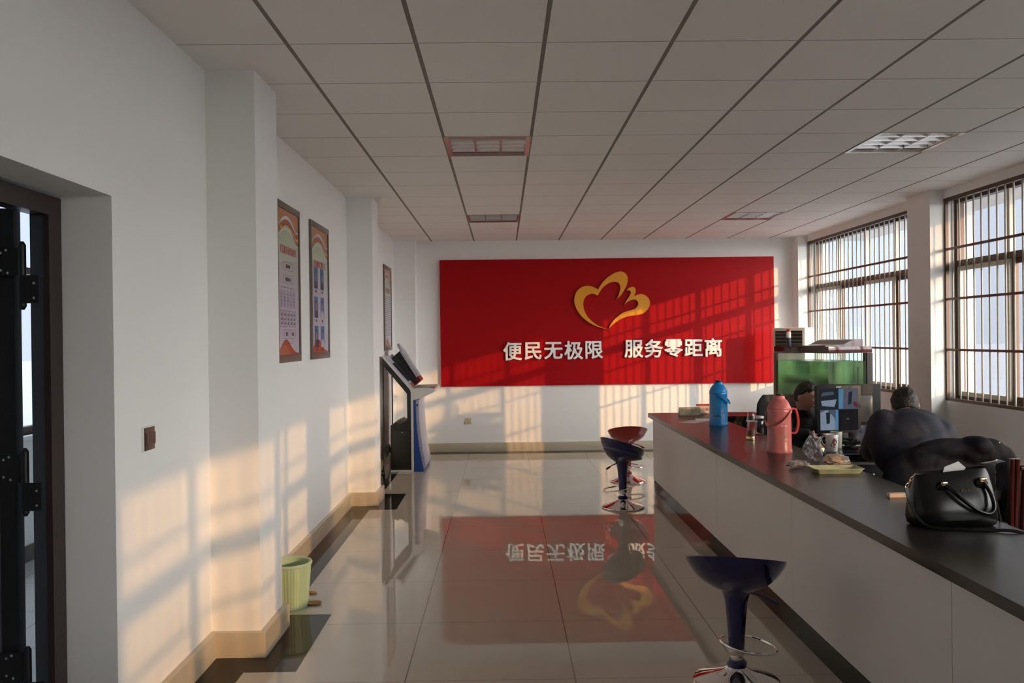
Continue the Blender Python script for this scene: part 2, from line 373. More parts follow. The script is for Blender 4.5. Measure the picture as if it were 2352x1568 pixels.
# ------------------------------------------------------------------ windows
def window(idx, y0, y1, detail):
    lab = ['barred window in the far right corner, beyond the pillar', 'barred window in front of the pillar, at the right edge', 'barred window beside the view', 'barred window behind the view', 'rear barred window'][idx]
    root = thing('window_%d' % (idx+1), lab, 'window', (XR, (y0+y1)/2, WZ0), kind='structure')
    L = (y1-y0)/2; Hh = WZ1-WZ0; x = 0.10                            # sash plane
    f = B()
    for a, c, d, e in ((-L, -L+0.045, 0, Hh), (L-0.045, L, 0, Hh), (-L+0.045, L-0.045, 0, 0.05), (-L+0.045, L-0.045, Hh-0.05, Hh)): f.box(x, a, d, x+0.07, c, e)
    tz = 2.27-WZ0; f.box(x, -L+0.045, tz-0.03, x+0.07, L-0.045, tz+0.03)
    f.obj('window_frame', M_BRONZE, root, smooth=False)
    n = 4; p = 2*L/n
    s = B()
    for k in range(1, n):
        s.box(x+0.01, -L+k*p-0.02, tz+0.03, x+0.06, -L+k*p+0.02, Hh-0.05)
    s.obj('mullion', M_CREAMBAR, root, smooth=False)
    for k in range(n):
        a, c = -L+0.045+k*(2*L-0.09)/n, -L+0.045+(k+1)*(2*L-0.09)/n; dx = 0.0 if k % 2 else 0.03
        s = B(); w = 0.042
        for u0, u1, v0, v1 in ((a, a+w, 0.05, tz-0.03), (c-w, c, 0.05, tz-0.03), (a+w, c-w, 0.05, 0.05+w), (a+w, c-w, tz-0.03-w, tz-0.03)): s.box(x+dx, u0, v0, x+dx+0.03, u1, v1)
        sh = s.obj('sash', M_CREAMBAR if k % 2 else M_BRONZE, root, smooth=False)
        g = B(); g.box(x+dx+0.012, a+w, 0.05+w, x+dx+0.016, c-w, tz-0.03-w); g.obj('pane', M_GLASS if idx == 0 else M_DIMGLASS, sh, smooth=False)
    g = B(); g.box(x+0.03, -L+0.045, tz+0.03, x+0.034, L-0.045, Hh-0.05); g.obj('pane', M_GLASS if idx == 0 else M_DIMGLASS, root, smooth=False)
    # grille of vertical tubes on the room side
    fr = B(); t = 0.022
    fr.box(0.0, -L, 0, 0.03, -L+t, Hh); fr.box(0.0, L-t, 0, 0.03, L, Hh); fr.box(0.0, -L, 0, 0.03, L, t+0.006)
    fr.box(-0.006, -L, Hh-0.035, 0.03, L, Hh)
    gr = fr.obj('grille_frame', M_BRONZE if idx else M_BRONZE, root, smooth=False)
    rb = B(); rb.box(0.002, -L+t, -0.011, 0.026, L-t, 0.011); me = rb.mesh('rail', M_BROWNBAR, smooth=False)
    for z in (2.41, 1.93, 1.445):
        o = bpy.data.objects.new('rail', me); C.objects.link(o); o.parent = gr; o.location = (0, 0, z-WZ0)
    vb = B(); vb.cyl((0.014, 0, 0.02), (0.014, 0, Hh-0.03), 0.0085, n=8); me = vb.mesh('bar', M_BAR)
    nb = round(2*L/0.12)
    for k in range(1, nb):
        o = bpy.data.objects.new('bar', me); C.objects.link(o); o.parent = gr; o.location = (0, -L+k*2*L/nb, 0)
for i, (a, c) in enumerate(WINS): window(i, a, c, i < 2)

# ------------------------------------------------------------------ ceiling lights
def make_light():
    r = thing('ceiling_light', '', 'ceiling light', (0, 0, H), group='recessed louvre lights in the ceiling')
    b = B(); t = 0.028
    b.box(0.0, 0.0, -0.004, t, 0.6, 0.02); b.box(0.6-t, 0, -0.004, 0.6, 0.6, 0.02); b.box(t, 0, -0.004, 0.6-t, 0.014, 0.02); b.box(t, 0.586, -0.004, 0.6-t, 0.6, 0.02)
    b.obj('light_frame', M_STEELFRAME, r, smooth=False)
    b = B(); b.box(0.002, 0.002, 0.10, 0.598, 0.598, 0.105); b.box(0.002, 0.002, 0.02, 0.006, 0.598, 0.10); b.box(0.594, 0.002, 0.02, 0.598, 0.598, 0.10); b.box(0.002, 0.002, 0.02, 0.598, 0.006, 0.10); b.box(0.002, 0.594, 0.02, 0.598, 0.598, 0.10)
    b.obj('housing', mat('shaded_housing', (0.10, 0.10, 0.10), 0.4), r, smooth=False)  # housing coloured dark to put shade between the blades
    mm = mat('mirror_louvre', (0.75, 0.75, 0.74), 0.22, metal=1.0, var=0.02)
    w = (0.6-2*t)/3; mb = mat('satin_louvre', (0.88, 0.88, 0.88), 0.18, metal=1.0, var=0.02)
    for k in range(4):                                                # parabolic dividers between the three tubes
        x = t + k*w; b = B(); prof = [(-0.003, 0.002), (-0.006, 0.03), (-0.016, 0.055), (-0.034, 0.075), (0.034, 0.075), (0.016, 0.055), (0.006, 0.03), (0.003, 0.002)]
        prof = [(max(0.008-x, min(0.592-x, u)), v) for u, v in prof]
        b.prism([(x+u, v) for u, v in prof], 'y', 0.014, 0.586); b.obj('reflector', mm, r)
    for k in range(1, 5):
        y = 0.014 + k*0.572/5; b = B()
        for j in range(3):
            x0, x1 = t+j*w+0.004, t+(j+1)*w-0.004
            b.rings([[Vector((x0+i, y-h_, z)), Vector((x1-i, y-h_, z)), Vector((x1-i, y+h_, z)), Vector((x0+i, y+h_, z))] for i, h_, z in ((0, 0.002, 0.0), (0.003, 0.004, 0.012), (0.010, 0.008, 0.032), (0.026, 0.016, 0.054))])
        b.obj('louvre_blade', mb, r)
    tm = mat('white_tube_glass', (0.85, 0.86, 0.85), 0.25)
    for j in range(3):
        b = B(); x = t+(j+0.5)*w; b.cyl((x, 0.02, 0.07), (x, 0.58, 0.07), 0.013, n=12); b.obj('tube', tm, r)
    return r
LLAB = ['recessed louvre light above the walkway, nearer the camera', 'recessed louvre light above the walkway, nearer the red sign', 'recessed louvre light on the window side, nearer the camera', 'recessed louvre light on the window side, nearer the far wall']
lt = make_light()
for i, (x, y) in enumerate(LIGHTS):
    r = lt if i == 0 else dup(lt, (0, 0, 0))
    r.location = (x, y, H); r['label'] = LLAB[i]

# ------------------------------------------------------------------ red sign on the far wall
sg = thing('wall_sign', 'big red board with a gold emblem and white raised lettering', 'sign', (0, YF, 0))
b = B(); b.prism([(-0.873, 0.93), (3.86, 0.934), (3.853, 2.719), (-0.877, 2.713)], 'y', -0.055, -0.002); b.obj('board', M_RED, sg, smooth=False)
EA = [(1.517,1.708),(1.401,1.731),(1.288,1.774),(1.19,1.835),(1.106,1.914),(1.051,1.999),(1.02,2.091),(1.021,2.162),(1.039,2.225),(1.082,2.281),(1.146,2.319),(1.217,2.329),(1.28,2.314),(1.329,2.292),(1.357,2.274),(1.386,2.327),(1.429,2.383),(1.486,2.439),(1.551,2.484),(1.615,2.515),(1.678,2.526),(1.728,2.51),(1.763,2.471),(1.776,2.422),(1.768,2.358),(1.739,2.288),(1.696,2.218),(1.653,2.169),(1.614,2.127),(1.643,2.183),(1.661,2.246),(1.672,2.296),(1.659,2.345),(1.627,2.374),(1.585,2.381),(1.521,2.368),(1.464,2.337),(1.414,2.291),(1.375,2.235),(1.349,2.19),(1.293,2.215),(1.244,2.212),(1.194,2.188),(1.158,2.139),(1.143,2.076),(1.15,2.012),(1.17,1.955),(1.212,1.884),(1.268,1.827),(1.345,1.77),(1.429,1.73)]
EB = [(1.503,1.726),(1.522,1.775),(1.565,1.831),(1.622,1.887),(1.7,1.943),(1.785,1.973),(1.856,1.99),(1.896,2.018),(1.921,2.06),(1.914,2.099),(1.886,2.124),(1.851,2.128),(1.801,2.114),(1.758,2.09),(1.719,2.055),(1.759,2.118),(1.795,2.174),(1.816,2.217),(1.817,2.238),(1.796,2.259),(1.757,2.256),(1.796,2.294),(1.839,2.308),(1.867,2.301),(1.884,2.272),(1.884,2.23),(1.862,2.174),(1.908,2.194),(1.965,2.204),(2.021,2.186),(2.067,2.143),(2.087,2.087),(2.076,2.03),(2.04,1.974),(1.983,1.929),(1.919,1.912),(1.841,1.902),(1.749,1.886),(1.664,1.851),(1.585,1.799)]
def smooth_poly(P, sharp):
    out = []; n = len(P)
    for i in range(n):
        p0, p1, p2, p3 = P[i-1], P[i], P[(i+1) % n], P[(i+2) % n]
        if i in sharp: p0 = p1
        if (i+1) % n in sharp: p3 = p2
        for t in (0, 0.34, 0.67):
            out.append(tuple(0.5*((2*b_)+(c_-a_)*t+(2*a_-5*b_+4*c_-d_)*t*t+(3*b_-a_-3*c_+d_)*t**3) for a_, b_, c_, d_ in zip(p0, p1, p2, p3)))
    return out
b = B(); b.prism(smooth_poly(EA, {0, 14, 28, 39}), 'y', -0.085, -0.055); b.prism(smooth_poly(EB, {0, 14, 20, 26}), 'y', -0.085, -0.055); b.obj('emblem', M_GOLD, sg, smooth=False)
def bold_character(ch, M, par):
    me = text_mesh(ch, 0.272, 0.018, 0.0)
    xs = [v.co.x for v in me.vertices]; ys_ = [v.co.y for v in me.vertices]; cx, cy = (min(xs)+max(xs))/2, (min(ys_)+max(ys_))/2
    bm = bmesh.new()
    for k in range(9):
        m2_ = me.copy(); d = 0.0058 if k else 0.0
        m2_.transform(Matrix.Translation((-cx+d*math.cos(PI*k/4), -cy+d*math.sin(PI*k/4), 0.0))); bm.from_mesh(m2_); bpy.data.meshes.remove(m2_)
    bmesh.ops.remove_doubles(bm, verts=bm.verts[:], dist=1e-6)
    bm.to_mesh(me); bm.free()
    o = bpy.data.objects.new('tmp', me); C.objects.link(o)
    r = o.modifiers.new('r', 'REMESH'); r.mode = 'VOXEL'; r.voxel_size = 0.0038; sm = o.modifiers.new('s', 'SMOOTH'); sm.factor = 0.5; sm.iterations = 2
    bpy.context.view_layer.update()
    mm = bpy.data.meshes.new_from_object(o.evaluated_get(bpy.context.evaluated_depsgraph_get())); bpy.data.objects.remove(o)
    mm.transform(M); mm.materials.clear(); mm.materials.append(M_LETTER)
    o = bpy.data.objects.new('character', mm); C.objects.link(o); o.parent = par
for chars, x0, dx, z0 in (('便民无极限', 0.139, 0.2875, 1.418), ('服务零距离', 1.849, 0.2815, 1.433)):
    for i, ch in enumerate(chars):
        M = Matrix.Translation((x0+i*dx, -0.075, z0+i*0.0016)) @ WALLY
        bold_character(ch, M, sg)

# ------------------------------------------------------------------ service counter
ct = thing('service_counter', 'long black-topped service counter with a pale grey front', 'counter', (1.50, 8.60, 0))
def top_piece(x0, y0, x1, y1): return (x0, y0, 0.765, x1, y1, 0.81)
b = B(); b.prism([(0.0, -8.6), (0.58, -8.6), (0.58, -0.46), (1.10, -0.46), (1.10, 0.0), (0.0, 0.0)], 'z', 0.768, 0.81)
for f in b.bm.faces:
    f.material_index = 1 if abs(f.normal.z) < 0.5 else 0
b.obj('worktop', [M_BLACKTOP, M_TOPEDGE], ct, smooth=False)
ends = [-8.55, -7.4, -5.75, -4.16, -2.58, -1.30, -0.05]
for a, c in zip(ends, ends[1:]):
    b = B(); b.box(0.042, a+0.0015, 0.13, 0.062, c-0.0015, 0.768, 0.001); b.obj('front_panel', M_PANEL, ct, smooth=False)
b = B(); b.box(0.062, -8.55, 0.13, 0.075, -0.05, 0.766); b.obj('backing_board', M_BLACK, ct, smooth=False)
b = B(); b.box(0.05, -8.55, 0.0, 0.09, -0.05, 0.13); b.obj('kick_plate', M_BLACKTILE, ct, smooth=False)
b = B(); b.box(0.062, -0.05, 0.0, 1.06, -0.03, 0.768); b.obj('end_panel', M_PANEL, ct, smooth=False)
b = B(); b.box(0.075, -0.44, 0.0, 1.06, -0.42, 0.767); b.box(0.54, -8.5, 0.0, 0.555, -0.44, 0.767); b.obj('inner_panel', M_BLACK, ct, smooth=False)

# ------------------------------------------------------------------ bar stools
def make_stool(label, m, loc, back_az, tilt, ring_az, lever_az, rz=0.545, R=0.226, zs=0.0):
    r = thing('bar_stool', label, 'bar stool', loc, group='bar stools along the counter')
    b = B(); b.lathe([(0.0, 0.0), (0.197, 0.0), (0.2, 0.006), (0.197, 0.012), (0.16, 0.026), (0.11, 0.042), (0.07, 0.058), (0.048, 0.074), (0.042, 0.082), (0.0, 0.082)], 48, cap=False)
    b.obj('base', M_CHROME, r)
    b = B(); b.lathe([(0.0, 0.080), (0.044, 0.080), (0.046, 0.098), (0.034, 0.112), (0.0, 0.112)], 28, cap=False); b.obj('collar', m, r)
    b = B(); b.lathe([(0.0, 0.11), (0.028, 0.11), (0.028, 0.128), (0.036, 0.130), (0.038, 0.138), (0.038, 0.166), (0.0, 0.168)], 28, cap=False); b.obj('column', M_CHROME, r)
    ca, sa = math.cos(back_az), math.sin(back_az)
    def fn(rr, z, th):
        u = max(0.0, (rr-0.055)/(R-0.055)); 
        k = math.cos(th-back_az)
        zz = z + tilt*k*rr*u*u*(3-2*u) + 0.003*u*u*math.cos(2*(th-back_az))
        return Vector((rr*math.cos(th), rr*math.sin(th), zz))
    b = B(); b.lathe([(0.036, 0.165), (0.040, 0.25), (0.046, 0.33), (0.052, 0.385), (0.062, 0.42), (0.082, 0.445)], 40, fn=lambda rr, z, th: Vector((rr*math.cos(th), rr*math.sin(th), z)))
    b.obj('stem_cover', m, r)
    b = B(); s = rz
    prof = [(0.03, 0.428), (0.078, 0.436), (0.125, 0.455), (0.158, 0.475), (0.183, 0.499), (0.89*R, 0.524), (0.96*R, 0.550), (R, s+0.028), (R-0.002, s+0.030), (R-0.005, s+0.027), (0.89*R, s-0.015), (0.16, s-0.06), (0.10, s-0.082), (0.03, s-0.088)]
    b.lathe([(p.x, p.y) for p in curve_pts([(a_, c_, 0) for a_, c_ in prof], 4)], 56, fn=fn)
    b.obj('seat', m, r, ang=60)
    b = B(); cx, cy = 0.055*math.cos(ring_az), 0.055*math.sin(ring_az)
    b.tube([(cx+0.125*math.cos(2*PI*k/36), cy+0.125*math.sin(2*PI*k/36), 0.175 - 0.016*math.cos(2*PI*k/36-ring_az)) for k in range(36)], 0.0065, 8, closed=True)
    px = -0.07*math.cos(ring_az); b.tube([(cx-0.125*math.cos(ring_az), cy-0.125*math.sin(ring_az), 0.19), (0.0, 0.0, 0.155)], 0.006, 8)
    b.obj('footrest', M_CHROME, r)
    b = B(); c2, s2 = math.cos(lever_az), math.sin(lever_az)
    b.tube([(0.05*c2, 0.05*s2, 0.425), (0.12*c2, 0.12*s2, 0.405), (0.15*c2, 0.15*s2, 0.39)], 0.005, 8); b.tube([(0.145*c2, 0.145*s2, 0.393), (0.185*c2, 0.185*s2, 0.374)], 0.009, 10)
    b.obj('lever', m, r)
    return r
make_stool('navy blue bar stool nearest the camera, cut by the lower edge', M_BLUEPL, (1.065, 3.82, 0), -PI/2-0.29, 0.268, 0.1, -0.25, rz=0.545)
make_stool('navy blue bar stool at the far counter end, before the red stool', M_BLUEPL, (1.115, 7.80, 0), PI+0.55, 0.36, PI-0.15, PI+0.5, rz=0.565, R=0.205)
make_stool('red bar stool behind the far blue one', M_REDPL, (1.375, 9.20, 0), -PI/2, 0.28, 0.0, -0.3, rz=0.54, R=0.22)

# ------------------------------------------------------------------ green bin, scraps, switch, socket
r = thing('waste_bin', 'pale green ribbed plastic waste bin beside the pillar', 'bin', (-1.302, 5.03, 0))
M_GREEN = mat('pale_green_plastic', (0.40, 0.53, 0.34), 0.45, var=0.04, scale=3)
def binfn(rr, z, th): 
    k = 0.0018*(1 if math.cos(40*th) > 0 else -1) if 0.02 < z < 0.24 and rr > 0.09 else 0
    return Vector(((rr+k)*math.cos(th), (rr+k)*math.sin(th), z))
b = B(); b.lathe([(0.0, 0.0), (0.102, 0.0), (0.105, 0.01), (0.106, 0.025), (0.124, 0.235), (0.126, 0.262), (0.119, 0.262), (0.100, 0.012), (0.0, 0.010)], 160, fn=binfn, cap=False); b.obj('body', M_GREEN, r, ang=60)
b = B(); b.lathe([(0.124, 0.250), (0.132, 0.254), (0.134, 0.264), (0.129, 0.272), (0.120, 0.271), (0.117, 0.262)], 48, cap=False); b.obj('rim', M_GREEN, r)
b = B(); M_SCRAP = mat('dry_brown_peel', (0.36, 0.20, 0.07), 0.7, var=0.3, scale=50)
b.lathe([(0.0, 0.001), (0.030, 0.001), (0.046, 0.006), (0.050, 0.012), (0.046, 0.011), (0.028, 0.006), (0.0, 0.005)], 24, cap=False); b.xf(Matrix.Diagonal((1.0, 0.75, 1, 1)))
o = b.obj('dry_peel', M_SCRAP, loc=(-1.168, 5.06, 0)); tag(o, 'oval brown dried peel on the floor right of the green bin', 'peel')
b = B(); b.ell((0, 0, 0.008), (0.035, 0.018, 0.008), 14, 8); b.xf(Matrix.Rotation(-0.5, 4, 'Z'))
o = b.obj('dry_peel', mat('orange_peel', (0.55, 0.29, 0.10), 0.7, var=0.2), loc=(-1.222, 5.27, 0)); tag(o, 'smaller orange peel scrap on the floor behind the oval one', 'peel')

r = thing('light_switch', 'brown four-rocker switch on a white plate on the left wall', 'switch', (XL, 3.51, 1.20))
b = B(); b.box(0, -0.055, -0.052, 0.008, 0.05, 0.052, 0.002); b.obj('wall_plate', M_WHITEPL, r)
M_SWB = mat('brown_switch_plastic', (0.10, 0.045, 0.035), 0.3)
b = B(); b.box(0.008, -0.048, -0.048, 0.013, 0.048, 0.048, 0.002); b.obj('face_plate', M_SWB, r)
for k in range(4):
    b = B(); b.box(0.013, -0.045+k*0.0225, -0.024, 0.019, -0.024+k*0.0225, 0.026, 0.002); b.obj('rocker', M_SWB, r)
r = thing('wall_socket', 'small beige power socket low on the far wall', 'socket', (-0.50, YF, 0.436))
b = B(); b.box(-0.043, -0.010, -0.043, 0.043, 0, 0.043, 0.003); b.obj('plate', mat('beige_plastic', (0.62, 0.50, 0.30), 0.4), r)
b = B()
for x, z in ((-0.012, 0.015), (0.012, 0.015), (-0.014, -0.014), (0.014, -0.014), (0, -0.02)): b.box(x-0.002, -0.0112, z-0.006, x+0.002, -0.0098, z+0.006)
b.obj('slots', M_BLACKPL, r, smooth=False)

# ------------------------------------------------------------------ framed posters on the left wall
M_PR = {k: mat('print_'+k, c, 0.35, var=0.03) for k, c in dict(cream=(0.62, 0.60, 0.42), white=(0.70, 0.64, 0.64), red=(0.55, 0.075, 0.03), orange=(0.60, 0.20, 0.05), yellow=(0.62, 0.50, 0.04), text=(0.60, 0.07, 0.06), ink=(0.07, 0.07, 0.09), blue=(0.05, 0.26, 0.47), skin=(0.50, 0.27, 0.22), hill=(0.58, 0.10, 0.03)).items()}
def paper_mat():
    m = mat('printed_poster_paper', (0.66, 0.62, 0.55), 0.3, var=0.02); nt = m.node_tree; n = nt.nodes; l = nt.links
    tc = n.new('ShaderNodeTexCoord'); sp = n.new('ShaderNodeSeparateXYZ'); mr = n.new('ShaderNodeMapRange'); cr = n.new('ShaderNodeValToRGB')
    l.new(tc.outputs['Object'], sp.inputs[0]); l.new(sp.outputs['Z'], mr.inputs[0]); mr.inputs[1].default_value = 0.0; mr.inputs[2].default_value = 1.09
    cr.color_ramp.elements[0].color = (0.72, 0.62, 0.66, 1); cr.color_ramp.elements[0].position = 0.45; cr.color_ramp.elements[1].color = (0.55, 0.58, 0.25, 1); cr.color_ramp.elements[1].position = 0.92
    l.new(mr.outputs[0], cr.inputs[0]); l.new(cr.outputs[0], n['Principled BSDF'].inputs['Base Color'])
    return m
M_POSTER = paper_mat()
def poster(label, y0, y1, z0, kind):
    w = y1-y0; h = 1.095
    r = thing('framed_poster', label, 'poster', (XL, y0, z0), group='framed posters on the left wall')
    t = 0.035; b = B()
    for a, c, d, e in ((0, t, 0, h), (w-t, w, 0, h), (t, w-t, 0, 0.052), (t, w-t, h-t-0.01, h)): b.box(0.0, a, d, 0.019, c, e, 0.002)
    b.obj('frame', M_PFRAME, r)
    b = B(); b.box(0.002, t, 0.052, 0.010, w-t, h-t-0.01); b.obj('printed_sheet', M_POSTER, r, smooth=False)
    X0, X1 = 0.0100, 0.0106
    iy0, iy1, iz0, iz1 = t, w-t, 0.052, h-t-0.01; iw = iy1-iy0
    def band(fn_lo, fn_hi, m, nm, k=0):
        n = 24; ys_ = [iy0+iw*i/n for i in range(n+1)]
        b = B(); b.prism([(y, max(iz0, fn_lo((y-iy0)/iw))) for y in ys_] + [(y, min(iz1, fn_hi((y-iy0)/iw))) for y in reversed(ys_)], 'x', X0+k*0.0004, X1+k*0.0004); return b.obj(nm, m, r, smooth=False)
    c1 = lambda u: iz1-0.20+0.075*math.sin(PI*min(1, u*1.15))-0.02*u
    hd = band(lambda u: c1(u), lambda u: iz1, M_PR['red'], 'header_band')
    band(lambda u: c1(u)+0.055+0.03*u, lambda u: iz1, M_PR['orange'], 'header_band', 1)
    band(lambda u: c1(u)-0.006, lambda u: c1(u)+0.030*(1-abs(2*u-0.9))+0.004, M_PR['white'], 'header_swoosh', 2)
    band(lambda u: c1(u)+0.060+0.03*u, lambda u: c1(u)+0.072+0.03*u+0.012*math.sin(PI*u), M_PR['white'], 'header_swoosh', 2)
    band(lambda u: c1(u)+0.030*u+0.006, lambda u: c1(u)+0.048*u+0.008, M_PR['yellow'], 'header_swoosh', 3)
    band(lambda u: iz0, lambda u: iz0+0.10*math.exp(-((u-0.36)/0.30)**2)+0.006, M_PR['hill'], 'footer_hill')
    # hammer and sickle mark
    b = B(); cy, cz = iy0+0.085, iz1-0.10
    arc = [(cy+0.042*math.cos(a), cz+0.042*math.sin(a)) for a in [math.radians(140-240*i/14) - PI/2 + 0.5 for i in range(15)]]
    inn = [(cy+0.006+0.034*math.cos(a), cz+0.004+0.034*math.sin(a)) for a in [math.radians(140-240*i/14) - PI/2 + 0.5 for i in range(15)]]
    b.prism(arc + inn[::-1], 'x', X1+0.001, X1+0.0016)
    b.prism([(cy-0.030, cz+0.022), (cy-0.022, cz+0.030), (cy+0.036, cz-0.030), (cy+0.028, cz-0.038)], 'x', X1+0.001, X1+0.0017)
    b.prism([(cy-0.040, cz+0.018), (cy-0.012, cz+0.044), (cy-0.004, cz+0.036), (cy-0.032, cz+0.010)], 'x', X1+0.001, X1+0.0017)
    b.obj('emblem', M_PR['yellow'], r, smooth=False)
    def txt(body, y, z, size, m, fit=None, nm='lettering'):
        return text_obj(nm, body, size, 0.0003, m, Matrix.Translation((X1+0.0003, y, z)) @ WALLX, r, offset=size*0.02, fit=fit)
    def bars(items, m, nm):
        b = B()
        for a, c, d, e in items: b.box(X0, a, d, X1, c, e)
        return b.obj(nm, m, r, smooth=False)
    cyc = (iy0+iy1)/2
    if kind == 0:
        txt('便民服务组织机构图', cyc, iz1-0.275, 0.062, M_PR['text'], 0.43, 'heading')
        def bx(ya, yb, za, zb):
            q = 0.0022; return [(ya, yb, za, za+q), (ya, yb, zb-q, zb), (ya, ya+q*0.6, za, zb), (yb-q*0.6, yb, za, zb)]
        L = []
        for zc in (0.665, 0.575): L += bx(cyc-0.13, cyc+0.11, zc-0.028, zc+0.028)
        ys5 = [iy0+0.075+i*0.084 for i in range(5)]
        L += [(ys5[0], ys5[-1]+0.02, 0.515, 0.518)]
        for y in ys5:
            L += [(y+0.012, y+0.0135, 0.49, 0.516)] + bx(y-0.016, y+0.04, 0.385, 0.49) + [(y+0.012, y+0.0135, 0.355, 0.385)] + bx(y-0.022, y+0.046, 0.245, 0.355)
        L += bx(cyc-0.13, cyc+0.01, 0.165, 0.225)+bx(cyc+0.03, cyc+0.17, 0.165, 0.225)
        L += [(cyc-0.06, cyc+0.10, 0.130, 0.132), (cyc-0.06, cyc-0.0585, 0.13, 0.165), (cyc+0.0985, cyc+0.10, 0.13, 0.165)] 
        bars(L, M_PR['ink'], 'chart_lines')
        txt('服务站长', cyc-0.01, 0.665, 0.030, M_PR['ink']); txt('副服务站长', cyc-0.01, 0.575, 0.030, M_PR['ink'])
        for i, y in enumerate(ys5):
            for k, ch in enumerate(('计生服务', '民政服务', '社保服务', '综合治理', '党员服务')[i]): txt(ch, y+0.012, 0.470-0.023*k, 0.020, M_PR['ink'])
            for k in range(3): txt('人员', y+0.012, 0.330-0.030*k, 0.022, M_PR['ink'])
        txt('接待', cyc-0.06, 0.195, 0.03, M_PR['ink']); txt('代办', cyc+0.10, 0.195, 0.03, M_PR['ink'])
    elif kind == 1:
        txt('便民服务工作人员', cyc, iz1-0.285, 0.060, M_PR['text'], 0.43, 'heading')
        for i in range(2):
            for j in range(3):
                ya = iy0+0.085+i*0.225; zb = 0.735-j*0.235; pw, ph = 0.135, 0.170
                b = B(); b.box(X0, ya, zb-ph, X1, ya+pw, zb); p = b.obj('portrait', M_PR['blue'], r, smooth=False)
                yc_ = ya+pw/2; 
                def oval(cy, cz, ry, rz_, n=18): return [(cy+ry*math.cos(2*PI*k/n), cz+rz_*math.sin(2*PI*k/n)) for k in range(n)]
                b = B(); b.prism([(yc_-0.058, zb-ph), (yc_+0.058, zb-ph), (yc_+0.050, zb-0.125), (yc_+0.018, zb-0.106), (yc_-0.018, zb-0.106), (yc_-0.050, zb-0.125)], 'x', X1, X1+0.0004)
                b.obj('clothing', M_PR['white'] if (i, j) in ((1, 1), (1, 2)) else M_PR['ink'], p, smooth=False)
                b = B(); b.prism(oval(yc_, zb-0.062, 0.030, 0.036), 'x', X1, X1+0.0004); b.obj('hair', M_PR['ink'], p, smooth=False)
                b = B(); b.prism(oval(yc_, zb-0.078, 0.026, 0.034), 'x', X1+0.0004, X1+0.0008); b.obj('face', M_PR['skin'], p, smooth=False)
                txt('姓名', yc_, zb-ph-0.022, 0.022, M_PR['ink'])
    else:
        txt('便民服务制度', cyc, iz1-0.275, 0.075, M_PR['text'], 0.40, 'heading')
        L = []; LR = []; z = iz1-0.36; k = 0
        while z > iz0+0.13:
            (LR if k % 6 == 0 else L).append((iy0+0.04, iy1-0.04-(0.15*rnd.random() if k % 3 == 2 else 0), z, z+0.010)); z -= 0.026; k += 1
        bars(L, mat('print_grey_text', (0.30, 0.27, 0.28), 0.5), 'text_lines'); bars(LR, M_PR['text'], 'text_lines')
    b = B(); b.box(0.0130, t, 0.052, 0.0140, w-t, h-t-0.01); b.obj('glazing', M_GLASS, r, smooth=False)
    return r
poster('tall framed poster with an organisation chart, nearest the door side', 5.505, 6.137, 1.455, 0)
poster('tall framed poster with six blue portraits, beside the chart poster', 6.487, 7.155, 1.455, 1)
poster('tall framed text poster behind the far pillar, above the kiosk', 10.50, 11.175, 1.462, 2)

# ------------------------------------------------------------------ doorway, steel door and the corridor behind it
M_DOOR = mat('dark_steel_door', (0.045, 0.048, 0.064), 0.35, var=0.15, scale=3)
M_DOORBR = mat('dark_brown_door_frame', (0.026, 0.014, 0.011), 0.4, var=0.2)
M_DOORDK = mat('door_black_edge', (0.006, 0.006, 0.007), 0.5)
dr = thing('door_1', 'dark steel security door standing open into the corridor', 'door', (-1.70, DOOR_Y1, 0), kind='structure')
b = B(); b.box(-0.012, -0.10, 0, 0.012, -0.012, DOOR_Z-0.012); b.box(-0.012, DOOR_Y0-DOOR_Y1+0.012, 0, 0.012, DOOR_Y0-DOOR_Y1+0.10, DOOR_Z-0.012); b.box(-0.012, DOOR_Y0-DOOR_Y1+0.10, DOOR_Z-0.085, 0.012, -0.10, DOOR_Z-0.012)
fr = b.obj('door_frame', M_DOORBR, dr, smooth=False)
b = B(); b.box(-0.060, -0.098, 0, -0.012, -0.03, DOOR_Z-0.03); b.box(-0.06, DOOR_Y0-DOOR_Y1+0.03, 0, -0.012, DOOR_Y0-DOOR_Y1+0.098, DOOR_Z-0.03); b.box(-0.06, DOOR_Y0-DOOR_Y1+0.098, DOOR_Z-0.083, -0.012, -0.098, DOOR_Z-0.03)
b.obj('rebate', M_DOOR, fr, smooth=False)
def leafM(): return Matrix.Translation((-0.135, -0.075, 0)) @ Matrix.Rotation(math.radians(-3), 4, 'Z')
b = B(); b.box(-0.86, 0, 0.02, 0.0, 0.045, 2.115, 0.003, leafM()); lf = b.obj('door_leaf', M_DOORDK, dr)
b = B(); b.box(-0.80, -0.006, 0.10, -0.065, 0.004, 2.03, 0.004, leafM()); b.obj('door_panel', M_DOOR, lf)
b = B(); b.box(-0.22, -0.011, 1.83, -0.13, -0.006, 1.90, 0.001, leafM()); b.obj('door_notice', M_PAPER, lf)
